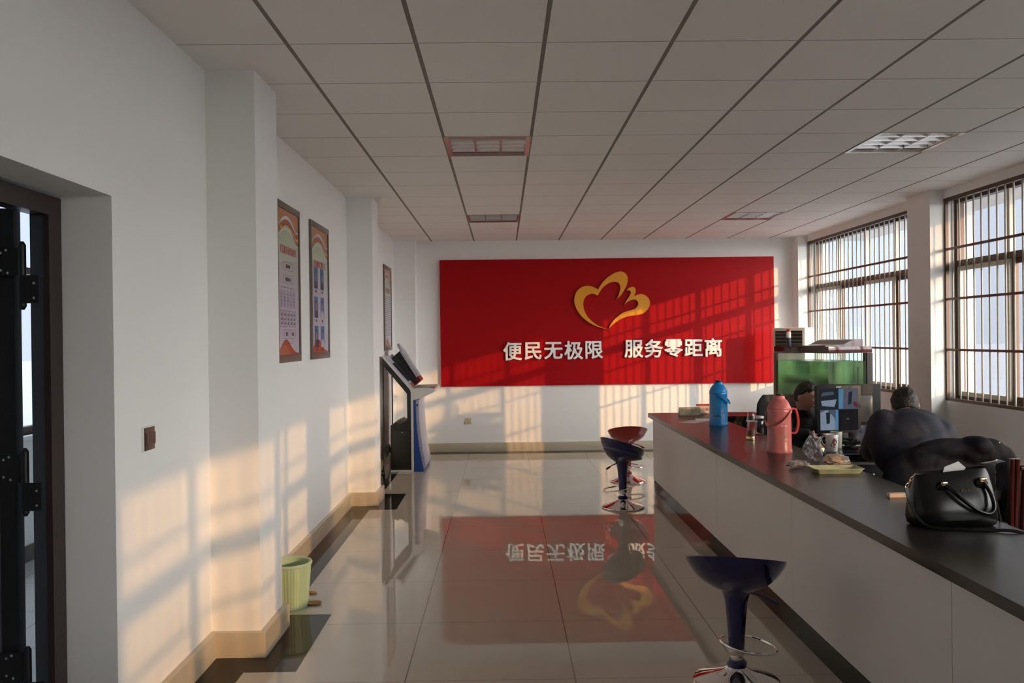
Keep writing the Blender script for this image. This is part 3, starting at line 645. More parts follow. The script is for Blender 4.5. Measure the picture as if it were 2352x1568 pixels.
for z in (1.86, 1.085, 0.34):
    b = B(); b.cyl((-0.098, -0.083, z-0.115), (-0.098, -0.083, z+0.115), 0.0135, n=12); b.cyl((-0.098, -0.083, z-0.128), (-0.098, -0.083, z-0.115), 0.006, 0.0135, n=12); b.cyl((-0.098, -0.083, z+0.115), (-0.098, -0.083, z+0.128), 0.0135, 0.006, n=12)
    b.box(-0.20, -0.088, z, -0.10, -0.083, z+0.105); b.box(-0.096, -0.103, z-0.105, -0.03, -0.098, z)
    hg = b.obj('hinge', M_DOORDK, dr)
    b = B()
    for y, xx, zz in ((-0.089, -0.175, z+0.085), (-0.089, -0.155, z+0.095), (-0.089, -0.175, z+0.02), (-0.089, -0.15, z+0.01), (-0.104, -0.045, z-0.03), (-0.104, -0.045, z-0.085)):
        b.cyl((xx, y, zz), (xx, y+0.003, zz), 0.005, n=10)
    b.obj('screws', M_CHROME, hg)
# corridor
CX = -3.52
b = B(); b.box(CX-0.2, 0.4, 0, CX, 9.2, 0.93); b.box(CX-0.2, 0.4, 2.80, CX, 9.2, 3.3); b.box(CX-0.2, 0.4, 0.93, CX, 3.0, 2.8); b.box(CX-0.2, 8.2, 0.93, CX, 9.2, 2.8)
b.box(CX, 9.0, 0, -1.77, 9.2, 3.3); b.box(CX, 0.4, 0, -1.77, 0.6, 3.3); b.box(CX, 0.6, 3.0, -1.77, 9.0, 3.3)
struct(b, 'wall_corridor', M_WALL, 'white walls of the bright corridor behind the door', 'wall')
b = B(); b.box(CX-0.2, 0.4, -0.12, -1.78, 9.2, 0.0)
struct(b, 'floor_corridor', tiled('corridor_tile', (0.62, 0.60, 0.57), ((0.25, 0.23, 0.2),)*2, 0.12, (-3.3, 0.6, 0.005), (0.2, 0.6, 0.005)), 'pale tile floor of the corridor', 'floor')
b = B(); b.box(CX, 0.6, 0, CX+0.015, 9.0, 0.12)
struct(b, 'baseboard_corridor', mat('dark_skirting_tile', (0.06, 0.055, 0.05), 0.2), 'dark skirting in the corridor', 'skirting')
w3 = thing('window_6', 'big corridor window seen past the door edge', 'window', (CX, 5.6, 0.93), kind='structure')
b = B()
for a, c, d, e in ((-2.6, -2.54, 0, 1.87), (2.54, 2.6, 0, 1.87), (-2.54, 2.54, 0, 0.05), (-2.54, 2.54, 1.82, 1.87), (-2.54, 2.54, 1.20, 1.25), (-0.9, -0.85, 0.05, 1.2), (1.3, 1.35, 0.05, 1.2)): b.box(-0.12, a, d, -0.06, c, e)
b.obj('window_frame', M_BRONZE, w3, smooth=False)
b = B(); b.box(-0.092, -2.54, 0.05, -0.088, 2.54, 1.82); b.obj('pane', M_GLASS, w3, smooth=False)
b = B(); b.box(-0.06, -2.62, -0.03, 0.05, 2.62, 0.0, 0.004); b.obj('window_sill', M_WHITEPL, w3)

# ------------------------------------------------------------------ self service kiosk
kk = thing('self_service_kiosk', 'grey and blue self-service kiosk with slanted screens by the left wall', 'kiosk', (-1.455, 10.05, 0))
M_KG = mat('kiosk_grey_paint', (0.55, 0.54, 0.50), 0.4); M_KB = mat('kiosk_black_paint', (0.008, 0.008, 0.008), 0.5)
M_KL = mat('kiosk_lavender_panel', (0.42, 0.40, 0.48), 0.35); M_KBLUE = mat('kiosk_blue_paint', (0.006, 0.045, 0.22), 0.35)
def kiosk_side(y0, nm_y):
    b = B(); b.prism([(0.0, 1.405), (0.012, 1.415), (0.345, 1.01), (0.60, 1.012), (0.628, 1.0), (0.626, 0.965), (0.455, 0.885), (0.366, 0.868), (0.366, 0.0), (0.336, 0.0), (0.338, 0.985), (0.326, 0.999), (0.0, 1.385)], 'y', y0, y0+0.03)
    b.prism([(0.085, 0.0), (0.366, 0.0), (0.366, 0.022), (0.085, 0.022)], 'y', y0+0.0005, y0+0.0295)
    s = b.obj('side_frame', M_KG, kk, smooth=False)
    b = B(); b.prism([(0.0, 1.385), (0.324, 0.992), (0.337, 0.965), (0.337, 0.61), (0.292, 0.61), (0.292, 0.945), (0.012, 1.285), (0.012, 0.0), (0.0, 0.0)], 'y', y0+0.001, y0+0.029); b.obj('black_band', M_KB, s, smooth=False)
kiosk_side(0.0, 0); kiosk_side(0.80, 1)
b = B(); b.prism([(0.083, 0.022), (0.337, 0.022), (0.337, 0.655), (0.315, 0.645), (0.20, 0.575), (0.185, 0.572), (0.165, 0.595), (0.085, 0.56)], 'y', 0.031, 0.799); cb = b.obj('cabinet', M_KB, kk, smooth=False)
b = B(); b.box(0.11, 0.024, 0.06, 0.325, 0.031, 0.50, 0.002); dd = b.obj('service_door', mat('kiosk_black_door', (0.012, 0.012, 0.011), 0.4), cb); 
b = B(); b.cyl((0.225, 0.020, 0.475), (0.225, 0.026, 0.475), 0.008, n=12); b.obj('lock', M_CHROME, cb)
# slanted screens: frame of the slope
sl = Vector((0.345, 0, -0.40)).normalized(); nn = Vector((0.40, 0, 0.345)).normalized()
def slope0(u, y, d): p = Vector((0.012, 0, 1.40)) + sl*u + nn*d; return (p.x, y, p.z)
def slab(u0, u1, y0, y1, d0, d1, round_top=False, k=0.0):
    b = B(); slope = lambda u, y, d: slope0(u, y, d + (k*(0.5-u) if d > 0.05 else 0.0))
    if not round_top:
        P = [slope(u, y, d) for d in (d0, d1) for u, y in ((u0, y0), (u1, y0), (u1, y1), (u0, y1))]
        b.faces([[P[i] for i in q] for q in ((0, 1, 2, 3), (4, 7, 6, 5), (0, 4, 5, 1), (1, 5, 6, 2), (2, 6, 7, 3), (3, 7, 4, 0))])
    else:
        c = (y0+y1)/2; n = 14; out = [(u1, y0)] + [(u0+ (u1-u0)*0.22*(1-math.sin(PI*i/n)), y0+(y1-y0)*i/n) for i in range(n+1)] + [(u1, y1)]
        b.rings([[Vector(slope(u, y, d0)) for u, y in out], [Vector(slope(u, y, d1)) for u, y in out]])
    bmesh.ops.remove_doubles(b.bm, verts=b.bm.verts[:], dist=1e-5)
    return b
p1 = slab(0.0, 0.53, 0.03, 0.80, -0.03, 0.0).obj('slope_panel', M_KG, kk, smooth=False)
s1 = slab(0.02, 0.52, 0.04, 0.33, 0.0, 0.016).obj('screen_bezel', M_KL, kk, smooth=False)
slab(0.13, 0.42, 0.075, 0.295, 0.016, 0.019).obj('screen', mat('dark_screen_glass', (0.02, 0.025, 0.045), 0.08), s1, smooth=False)
slab(0.45, 0.515, 0.045, 0.325, 0.016, 0.018).obj('red_label', mat('kiosk_red_print', (0.35, 0.08, 0.06), 0.4), s1, smooth=False)
pt = slab(0.06, 0.50, 0.345, 0.44, 0.0, 0.070).obj('partition', M_KB, kk, smooth=False)
s2 = slab(-0.045, 0.50, 0.445, 0.80, 0.072, 0.100, True, 0.16).obj('screen_bezel', M_KL, kk, smooth=False)
slab(0.05, 0.50, 0.455, 0.79, 0.0, 0.072, k=0.16).obj('screen_box', M_KB, kk, smooth=False)
slab(0.12, 0.42, 0.49, 0.755, 0.100, 0.103, k=0.16).obj('screen', MATS['dark_screen_glass'], s2, smooth=False)
slab(0.44, 0.505, 0.444, 0.801, 0.0, 0.101, k=0.16).obj('red_label', mat('kiosk_dark_red', (0.20, 0.012, 0.025), 0.4), s2, smooth=False)
b = B(); b.prism([(0.36, 1.0), (0.60, 1.008), (0.60, 1.014), (0.36, 1.012)], 'y', 0.03, 0.80); sh = b.obj('shelf', mat('kiosk_shelf_grey', (0.25, 0.25, 0.22), 0.4), kk, smooth=False)
b = B(); b.box(0.57, 0.002, 1.013, 0.625, 0.14, 1.022, 0.002); b.obj('red_key_pad', mat('kiosk_red', (0.42, 0.03, 0.03), 0.4), sh)
b = B(); b.box(0.595, 0.002, 0.966, 0.628, 0.828, 1.002); b.prism([(0.40, 0.872), (0.46, 0.888), (0.62, 0.966), (0.62, 0.972), (0.40, 0.90)], 'y', 0.03, 0.80); b.obj('shelf_lip', M_KG, kk, smooth=False)
n = 14
def fx(z): u = z/0.865; return 0.392 + 0.093*(1-u)**2.2
b = B(); b.prism([(0.367, 0.0)] + [(fx(0.865*i/n), 0.865*i/n) for i in range(n+1)] + [(0.367, 0.865)], 'y', 0.012, 0.81); b.obj('blue_plinth', M_KBLUE, kk, smooth=False)
b = B(); P0 = [(fx(0.03+0.835*i/n)+0.001, 0.03+0.835*i/n) for i in range(n+1)]; P1 = [(x+0.036, z) for x, z in P0]
P1[0] = (P1[0][0]-0.02, 0.035)
b.prism(P0 + P1[::-1], 'y', 0.05, 0.77); fp = b.obj('front_panel', M_KL, kk, smooth=False)
b = B(); b.box(0.402, 0.046, 0.79, 0.418, 0.0505, 0.815); b.obj('card_slot', M_BLACKPL, fp, smooth=False)
b = B(); b.box(fx(0.28)+0.004, 0.0485, 0.28, fx(0.28)+0.034, 0.0505, 0.285); b.box(fx(0.16)+0.003, 0.0485, 0.16, fx(0.16)+0.034, 0.0505, 0.165); b.obj('seam', M_KBLUE, fp, smooth=False)
b = B()
for k in range(5):
    b.tube([(-0.01+0.01*k, -0.05-0.02*k, 0.01), (0.02, -0.04-0.012*k, 0.10+0.03*k), (0.035, 0.0, 0.20+0.03*k), (0.06, 0.06+0.01*k, 0.24+0.02*k), (0.084, 0.08, 0.22)], 0.007, 6)
b.obj('cable_bundle', M_BLACKPL, kk)

# ------------------------------------------------------------------ cabinet air conditioner and fish tank
ac = thing('air_conditioner', 'tall cream floor-standing air conditioner in the far right corner', 'air conditioner', (3.66, 11.2, 0), -PI/4)
M_AC = mat('cream_appliance_plastic', (0.66, 0.62, 0.50), 0.4, var=0.03); M_ACLIT = mat('window_lit_side', (0.82, 0.82, 0.77), 0.4, var=0.02)  # cabinet side coloured lighter than the front, window light painted in
b = B(); b.box(0, 0.004, 0, 0.45, 0.28, 1.70, 0.008); b.obj('cabinet', M_ACLIT, ac)
b = B(); b.box(0.0, 0, 0.03, 0.45, 0.012, 1.695, 0.005); f = b.obj('front_panel', M_AC, ac)
b = B(); b.box(0.035, -0.002, 1.36, 0.415, 0.002, 1.66); b.obj('air_outlet', M_BLACK, f, smooth=False)
for k in range(6):
    b = B(); z = 1.385+k*0.047; b.prism([(-0.006, z), (-0.002, z-0.004), (0.001, z+0.010), (-0.003, z+0.012)], 'x', 0.04, 0.41); b.obj('louvre', mat('dark_grille_plastic', (0.10, 0.085, 0.06), 0.4), f, smooth=False)

ANG = math.radians(17.5)
tk = thing('fish_tank', 'green-watered fish tank with a dark red hood on a black cabinet', 'fish tank', (2.955, 7.50, 0), ANG)
TW, TL = 0.48, 0.80
M_HOOD = mat('dark_maroon_gloss', (0.055, 0.006, 0.009), 0.10, var=0.2)
M_WATER = bpy.data.materials.new('murky_green_water'); M_WATER.use_nodes = True; MATS['water'] = M_WATER
nt = M_WATER.node_tree; p = nt.nodes['Principled BSDF']; p.inputs['Roughness'].default_value = 0.22; p.inputs['Transmission Weight'].default_value = 0.8; p.inputs['IOR'].default_value = 1.06
nz = nt.nodes.new('ShaderNodeTexNoise'); nz.inputs['Scale'].default_value = 3.0; cr = nt.nodes.new('ShaderNodeValToRGB'); tc = nt.nodes.new('ShaderNodeTexCoord')
cr.color_ramp.elements[0].color = (0.055, 0.14, 0.05, 1); cr.color_ramp.elements[1].color = (0.17, 0.29, 0.12, 1); cr.color_ramp.elements[0].position = 0.3; cr.color_ramp.elements[1].position = 0.75
nt.links.new(tc.outputs['Object'], nz.inputs['Vector']); nt.links.new(nz.outputs['Fac'], cr.inputs[0]); nt.links.new(cr.outputs[0], p.inputs['Base Color'])
b = B(); b.box(0, 0, 0, TW, TL, 0.76, 0.006); cb = b.obj('cabinet', M_BLACKPL, tk)
for y0, y1 in ((0.02, 0.39), (0.41, 0.78)):
    b = B(); b.box(-0.012, y0, 0.08, 0.0, y1, 0.74, 0.003); d = b.obj('cabinet_door', M_BLACKPL, cb)
    b = B(); b.cyl((-0.012, y0+0.33 if y0 < 0.1 else y0+0.04, 0.45), (-0.03, y0+0.33 if y0 < 0.1 else y0+0.04, 0.45), 0.010, n=12); b.obj('knob', M_CHROME, d)
g = B(); t = 0.008
g.box(0, 0, 0.76, TW, t, 1.485); g.box(0, t, 0.76, t, TL, 1.485); g.box(TW-t, t, 0.76, TW, TL, 1.485); g.box(t, TL-t, 0.76, TW-t, TL, 1.485)
g.obj('glass_walls', M_TANKGLASS, tk, smooth=False)
b = B(); b.box(t+0.002, t+0.002, 0.762, TW-t-0.002, TL-t-0.002, 1.355); b.obj('water', M_WATER, tk, smooth=False)
b = B(); b.box(TW-0.055, -0.006, 0.76, TW+0.006, 0.05, 1.43); b.obj('corner_post', M_BLACKPL, tk, smooth=False)
b = B(); b.box(-0.006, TL-0.03, 0.76, 0.02, TL+0.006, 1.43); b.obj('corner_post', mat('brown_tank_trim', (0.16, 0.075, 0.03), 0.4), tk, smooth=False)
b = B(); b.cyl((0.003, 0.003, 0.76), (0.003, 0.003, 1.44), 0.006, n=8); b.obj('corner_seal', M_TANKGLASS, tk)
b = B(); b.box(-0.004, -0.004, 1.432, TW+0.004, TL+0.004, 1.492, 0.004); hd = b.obj('hood', M_HOOD, tk)
b = B(); nq = 20; prof = [(0.03, 1.49)] + [(0.03+0.42*i/nq, 1.502+0.055*(0.5-0.5*math.cos(PI*min(1, max(0, (i/nq-0.35)/0.5))))) for i in range(nq+1)] + [(0.45, 1.49)]
b.prism(prof, 'y', 0.08, 0.56); b.obj('hood_lid', M_HOOD, hd, smooth=True)
text_obj('lettering', '水族', 0.075, 0.0004, mat('faded_pink_print', (0.16, 0.07, 0.07), 0.4), Matrix.Translation((-0.0045, 0.56, 1.462)) @ Matrix(((0, 0, -1, 0), (-1, 0, 0, 0), (0, 1, 0, 0), (0, 0, 0, 1))), hd)
b = B(); b.box(0.36, 0.05, 0.80, 0.42, 0.12, 0.99, 0.01); b.cyl((0.39, 0.085, 0.98), (0.39, 0.085, 1.30), 0.008, n=8); b.obj('filter_pump', M_BLACKPL, tk)
bt = thing('fish_food_bottle', 'small bottle with a red cap standing on the fish tank hood', 'bottle', (2.955+0.05*math.cos(ANG)-0.64*math.sin(ANG), 7.5+0.05*math.sin(ANG)+0.64*math.cos(ANG), 1.492))
b = B(); b.lathe([(0, 0), (0.021, 0), (0.022, 0.004), (0.022, 0.085), (0.0, 0.0855)], 20, cap=False); b.obj('label_band', mat('dark_blue_label', (0.02, 0.03, 0.08), 0.4), bt)
b = B(); b.lathe([(0, 0.085), (0.022, 0.085), (0.022, 0.135), (0.017, 0.145), (0.0, 0.146)], 20, cap=False); b.obj('bottle_body', M_WHITEPL, bt)
b = B(); b.lathe([(0, 0.144), (0.020, 0.144), (0.020, 0.166), (0.018, 0.169), (0, 0.169)], 20, cap=False); b.obj('cap', mat('red_cap_plastic', (0.55, 0.03, 0.02), 0.35), bt)

# ------------------------------------------------------------------ staff desk behind the counter
DZ = 0.74
dk = thing('staff_desk', 'black-topped staff desk with computer screens behind the counter', 'desk', (2.10, 5.93, 0))
b = B(); b.box(0.0, 0.0, DZ-0.045, 1.35, 1.02, DZ, 0.004); b.obj('desk_top', M_BLACKTOP, dk)
b = B(); b.box(0.02, 0.03, 0.0, 0.36, 0.06, DZ-0.045, 0.002); b.obj('modesty_panel', M_PANEL, dk)
b = B(); b.box(0.37, 0.05, 0.0, 0.75, 0.95, DZ-0.06, 0.003); du = b.obj('drawer_unit', M_PANEL, dk)
for k in range(3):
    b = B(); b.box(0.38, 0.035, 0.08+k*0.2, 0.74, 0.05, 0.26+k*0.2, 0.003); d = b.obj('drawer', M_BLACKPL if k == 2 else M_PANEL, du)
    b = B(); b.ell((0.56, 0.026, 0.19+k*0.2), (0.014, 0.012, 0.014), 12, 8); b.obj('knob', M_CHROME, d)
b = B(); b.box(1.31, 0.03, 0, 1.345, 0.99, DZ-0.045, 0.002); b.box(0.02, 0.06, 0, 0.05, 0.99, DZ-0.045); b.obj('side_panel', M_PANEL, dk)

M_SCRN = {k: mat('cctv_'+k, c, 0.5, spec=0.0, emit=e, var=0.15, scale=25) for k, (c, e) in dict(dark=((0.012, 0.014, 0.018), 0.5), grey=((0.035, 0.042, 0.062), 0.75), light=((0.10, 0.125, 0.17), 0.8), blue=((0.04, 0.10, 0.16), 0.8), black=((0.008, 0.008, 0.010), 0.4), red=((0.06, 0.012, 0.018), 0.5)).items()}
mo = thing('computer_monitor', 'black monitor showing four camera views, in front of the seated man', 'monitor', (2.68, 6.62, DZ), math.radians(4))
b = B(); b.box(-0.184, -0.018, 0.075, 0.184, 0.028, 0.455, 0.006); b.prism([(0.028, 0.12), (0.075, 0.17), (0.075, 0.36), (0.028, 0.41)], 'x', -0.13, 0.13); cs = b.obj('casing', M_BLACKPL, mo)
b = B(); b.box(-0.158, -0.0195, 0.098, 0.158, -0.0175, 0.432); sc = b.obj('screen', M_SCRN['black'], mo, smooth=False)
def quad(pts, m, nm, par=sc, d=0.0):
    b = B(); b.prism(pts, 'y', -0.0208-d, -0.0196-d); return b.obj(nm, m, par, smooth=False)
q0 = quad([(-0.157, 0.266), (-0.008, 0.266), (-0.008, 0.431), (-0.157, 0.431)], M_SCRN['dark'], 'camera_view'); q1 = quad([(-0.006, 0.266), (0.157, 0.266), (0.157, 0.431), (-0.006, 0.431)], M_SCRN['grey'], 'camera_view')
q2 = quad([(-0.157, 0.099), (-0.006, 0.099), (-0.006, 0.264), (-0.157, 0.264)], M_SCRN['grey'], 'camera_view'); q3 = quad([(-0.004, 0.099), (0.157, 0.099), (0.157, 0.264), (-0.004, 0.264)], M_SCRN['black'], 'camera_view')
quad([(-0.150, 0.335), (-0.02, 0.345), (-0.04, 0.285), (-0.14, 0.295)], M_SCRN['light'], 'screen_shape', sc, 0.0014); quad([(-0.150, 0.370), (-0.04, 0.385), (-0.05, 0.41), (-0.14, 0.40)], M_SCRN['grey'], 'screen_shape', sc, 0.0014)
quad([(-0.004, 0.27), (0.03, 0.27), (0.035, 0.428), (-0.004, 0.428)], M_SCRN['blue'], 'screen_shape', sc, 0.0014); quad([(0.075, 0.30), (0.10, 0.31), (0.11, 0.41), (0.080, 0.40)], M_SCRN['dark'], 'screen_shape', sc, 0.0014); quad([(0.115, 0.30), (0.15, 0.275), (0.155, 0.31), (0.125, 0.33)], M_SCRN['red'], 'screen_shape', sc, 0.0014)
quad([(-0.155, 0.102), (-0.02, 0.102), (-0.04, 0.20), (-0.10, 0.262), (-0.155, 0.24)], M_SCRN['light'], 'screen_shape', sc, 0.0014); quad([(-0.105, 0.15), (-0.08, 0.155), (-0.075, 0.245), (-0.11, 0.24)], M_SCRN['dark'], 'screen_shape', sc, 0.0028); quad([(-0.035, 0.102), (-0.008, 0.102), (-0.008, 0.262), (-0.03, 0.262)], M_SCRN['blue'], 'screen_shape', sc, 0.0028)
quad([(0.062, 0.186), (0.082, 0.186), (0.082, 0.190), (0.062, 0.190)], M_SCRN['light'], 'screen_shape', sc, 0.0014)
b = B(); b.box(-0.022, -0.0195, 0.441, 0.022, -0.018, 0.447); b.obj('badge', M_WHITEPL, mo, smooth=False)
b = B(); b.box(-0.03, 0.03, 0.008, 0.03, 0.06, 0.13, 0.004); b.lathe([(0, 0), (0.115, 0), (0.115, 0.008), (0.05, 0.014), (0, 0.014)], 32, c=(0, 0.03, 0), cap=False); b.obj('stand', M_BLACKPL, mo)
m2 = thing('computer_monitor', 'wider black monitor seen from the back, behind the camera-view screen', 'monitor', (2.895, 6.88, DZ), math.radians(-3))
b = B(); b.box(-0.255, 0.0, 0.09, 0.245, 0.04, 0.448, 0.006); b.obj('casing', M_BLACKPL, m2)
b = B(); b.box(-0.10, -0.045, 0.13, 0.165, 0.002, 0.36, 0.02); b.obj('back_shell', mat('dark_grey_plastic', (0.035, 0.036, 0.038), 0.3), m2)
b = B(); b.box(0.14, -0.012, 0.105, 0.17, 0.0, 0.135, 0.002); b.obj('video_plug', mat('blue_plug', (0.01, 0.05, 0.30), 0.4), m2)
b = B(); b.box(-0.025, -0.03, 0.008, 0.025, 0.0, 0.14, 0.003); b.lathe([(0, 0), (0.11, 0), (0.11, 0.008), (0.05, 0.012), (0, 0.012)], 32, c=(0, -0.01, 0), cap=False); b.obj('stand', M_BLACKPL, m2)

def crumple(seed, r, amp, sq=(1, 1, 1), n=3, fl=0.02):
    b2 = bmesh.new(); bmesh.ops.create_icosphere(b2, subdivisions=n, radius=1.0)
    for v in b2.verts:
        d = v.co.normalized(); k = 1 + amp*noise.noise(d*2.1+Vector((seed, 0, 0)))*1.2 + amp*0.7*noise.noise(d*5+Vector((0, seed, 0)))
        v.co = Vector((d.x*r*sq[0]*k, d.y*r*sq[1]*k, d.z*r*sq[2]*k))
    zmin = min(v.co.z for v in b2.verts)
    for v in b2.verts: v.co.z = max(0.0, v.co.z - zmin - fl*r)
    b = B(); b.merge(b2); return b
M_POLY = mat('clear_crinkled_plastic', (0.75, 0.73, 0.74), 0.16, trans=0.75, ior=1.2, var=0.1, scale=30)
def mug(label, loc, rz, h, r0, r1, m, handle, inner=None, name='mug', cat='mug'):
    r = thing(name, label, cat, loc, rz)
    b = B(); b.lathe([(0, 0), (r0, 0), (r0+0.002, 0.004), (r1, h-0.003), (r1-0.0015, h), (r1-0.004, h-0.002), (r0-0.002, 0.008), (0, 0.007)], 36, cap=False); b.obj('cup_body', m, r)
    if handle:
        b = B(); b.tube([(-(r1-0.002), 0, h*0.86), (-(r1+0.018), 0, h*0.90), (-(r1+0.032), 0, h*0.74), (-(r1+0.024), 0, h*0.50), (-(r0+0.010), 0, h*0.28), (-(r0), 0, h*0.22)], 0.0045, 8); b.obj('handle', m, r)
    return r
M_CER = mat('white_ceramic', (0.80, 0.78, 0.75), 0.12, coat=0.5)
mg = mug('white mug with a red printed motif on the staff desk', (2.43, 6.12, DZ), 0.0, 0.125, 0.038, 0.047, M_CER, True)
def on_cyl(poly, r, a0, z0): return [((r)*math.cos(a0+u/r), (r)*math.sin(a0+u/r), z0+v) for u, v in poly]
def cyl_decal(nm, items, m, par, rad):
    b = B()
    for cu, cv, ru, rv, n in items:
        poly = [(cu+ru*math.cos(2*PI*k/n), cv+rv*math.sin(2*PI*k/n)) for k in range(n)]
        def P(u, v, q): a = -PI/2+u/rad(v); return Vector(((rad(v)+q)*math.cos(a), (rad(v)+q)*math.sin(a), v))
        b.rings([[P(u, v, 0.0003) for u, v in poly], [P(u, v, 0.0009) for u, v in poly]])
    return b.obj(nm, m, par, smooth=False)
mr_ = lambda z: 0.040+0.007*z/0.125
cyl_decal('printed_motif', [(0.0, 0.085, 0.012, 0.014, 10), (0.002, 0.055, 0.010, 0.012, 8)], mat('mug_red_print', (0.42, 0.05, 0.04), 0.3), mg, mr_)
cyl_decal('printed_motif', [(-0.010, 0.070, 0.007, 0.008, 8), (0.018, 0.074, 0.005, 0.014, 8), (-0.020, 0.050, 0.004, 0.014, 8)], mat('mug_grey_print', (0.08, 0.09, 0.10), 0.3), mg, mr_)
cyl_decal('printed_motif', [(0.0, 0.035, 0.009, 0.007, 8)], mat('mug_yellow_print', (0.50, 0.30, 0.03), 0.3), mg, mr_)
gc = mug('pale frosted tumbler just behind the white mug', (2.535, 6.30, DZ), 0, 0.125, 0.038, 0.044, mat('frosted_pale_glass', (0.60, 0.58, 0.42), 0.25, trans=0.35), False, name='tumbler', cat='tumbler')
o = crumple(3.1, 0.075, 0.5, (1.15, 0.9, 0.95), 3).obj('crumpled_bag', mat('blue_white_plastic', (0.45, 0.46, 0.62), 0.22, trans=0.3, var=0.5, scale=18), loc=(2.80, 6.33, DZ), smooth=False); tag(o, 'crumpled blue-white plastic bag on the staff desk beside the man in navy', 'plastic bag')
b = B()
rr2 = random.Random(5)
for k in range(7):
    p = Vector((0.0, 0.0, 0.008)); pts = []
    a = rr2.uniform(0, 6.28)
    for q in range(9): pts.append(p+Vector((0.05*math.cos(a+q*0.8)+0.012*q-0.05, 0.03*math.sin(a+q*0.9), 0.004+0.018*rr2.random()+0.004*k)))
    b.tube(pts, 0.004, 6)
o = b.obj('cable_tangle', M_BLACKPL, loc=(2.66, 6.36, DZ-0.004)); tag(o, 'tangle of thin black cables at the foot of the camera-view monitor', 'cable')

# ------------------------------------------------------------------ things on the counter
CZ = 0.81
def thermos(label, loc, m, rz, side_handle, bail_az, bail_drop):
    r = thing('thermos_flask', label, 'thermos', loc, rz)
    b = B(); b.lathe([(0, 0), (0.083, 0), (0.0845, 0.004), (0.0845, 0.016), (0.0815, 0.020), (0.0815, 0.028), (0.0800, 0.032), (0.0775, 0.272), (0.0785, 0.276), (0.0785, 0.286), (0.077, 0.289), (0.077, 0.294), (0.0785, 0.297), (0.0780, 0.304), (0.0735, 0.312), (0.0725, 0.314), (0.0690, 0.324), (0.0675, 0.326), (0.0620, 0.338), (0.0600, 0.340), (0.0520, 0.352), (0.0450, 0.358), (0.0400, 0.362), (0.0380, 0.366), (0.0365, 0.378), (0.034, 0.383), (0.024, 0.384), (0, 0.384)], 48, cap=False)
    b.obj('body', m, r)
    b = B(); b.lathe([(0, 0.383), (0.0245, 0.383), (0.026, 0.386), (0.026, 0.393), (0.023, 0.397), (0, 0.398)], 28, cap=False); b.obj('stopper', mat('dark_stopper', (0.02, 0.02, 0.022), 0.2, metal=0.6), r)
    if side_handle:
        md = mat('red_handle_plastic', (0.42, 0.03, 0.025), 0.3)
        b = B(); rs = []
        for x, z in ((0.070, 0.288), (0.098, 0.296), (0.112, 0.292), (0.124, 0.252), (0.130, 0.212), (0.128, 0.178), (0.118, 0.142), (0.106, 0.128), (0.074, 0.130)): rs.append((x, z))
        def off(i, d):
            x0, z0 = rs[max(0, i-1)]; x1, z1 = rs[min(len(rs)-1, i+1)]; tx, tz = x1-x0, z1-z0; L = math.hypot(tx, tz); return (rs[i][0]-tz/L*d, rs[i][1]+tx/L*d)
        b.rings([[Vector((*(lambda q: (q[0], -0.011, q[1]))(off(i, 0.006)),)), Vector((*(lambda q: (q[0], 0.011, q[1]))(off(i, 0.006)),)), Vector((*(lambda q: (q[0], 0.011, q[1]))(off(i, -0.006)),)), Vector((*(lambda q: (q[0], -0.011, q[1]))(off(i, -0.006)),))] for i in range(len(rs))])
        b.obj('side_handle', md, r, ang=50)
    ca, sa = math.cos(bail_az), math.sin(bail_az); pa = Vector((-sa, ca, 0)); out = Vector((ca, sa, 0))
    b = B(); 
    for s in (-1, 1): b.cyl(pa*s*0.074+Vector((0, 0, 0.280)), pa*s*0.088+Vector((0, 0, 0.280)), 0.011, n=14)
    b.obj('bail_pivot', m, r)
    b = B(); n = 16; rows = []
    for k in range(n+1):
        a = PI*k/n; c, s_ = math.cos(a), math.sin(a)
        ctr = pa*c*0.085 + out*(0.086*s_**0.8 + 0.012*s_) + Vector((0, 0, 0.280 - bail_drop*s_))
        tv = Vector((0, 0, 1)); w = 0.010
        dn = (out*0.35+tv*0.9).normalized()
        rows.append([ctr+tv*w+out*s_*0.002, ctr+tv*w+out*s_*0.006+pa*c*0.004, ctr-tv*w+out*s_*0.006+pa*c*0.004, ctr-tv*w+out*s_*0.002])
    b.rings(rows); b.obj('bail_handle', m, r, ang=60)
    return r
M_PINK = mat('pink_enamel_plastic', (0.46, 0.135, 0.14), 0.32, var=0.04); M_SKY = mat('sky_blue_plastic', (0.006, 0.21, 0.54), 0.28, var=0.04)
tr = lambda z: 0.0800-0.0025*(z-0.032)/0.24+0.0002
tp = thermos('pink thermos flask with a red side handle on the counter', (1.872, 5.53+0.084, CZ), M_PINK, 0.0, True, PI-0.35+PI/2*0.72, 0.105)
cyl_decal('flower_print', [(-0.002, 0.120, 0.012, 0.010, 8), (0.016, 0.130, 0.011, 0.010, 8), (0.022, 0.112, 0.010, 0.010, 8), (-0.018, 0.112, 0.010, 0.006, 8), (0.005, 0.103, 0.010, 0.008, 8)], mat('faded_gold_print', (0.34, 0.20, 0.11), 0.4), tp, tr)
cyl_decal('flower_print', [(0.018, 0.082, 0.005, 0.006, 6), (0.004, 0.088, 0.003, 0.006, 6)], mat('orange_print', (0.5, 0.12, 0.02), 0.4), tp, tr)
cyl_decal('lettering_print', [(-0.012+0.009*k, 0.184+0.002*(k % 2), 0.0028, 0.005, 5) for k in range(5)], M_WHITEPL, tp, tr)
tb = thermos('sky-blue thermos flask on the counter beside the name card', (1.915, 7.285+0.084, CZ), M_SKY, 0.0, False, -0.35, 0.085)
cyl_decal('landscape_print', [(-0.05, 0.085, 0.016, 0.008, 8), (-0.028, 0.088, 0.018, 0.012, 8), (-0.004, 0.082, 0.016, 0.004, 8)], mat('teal_print', (0.015, 0.10, 0.15), 0.4), tb, tr)
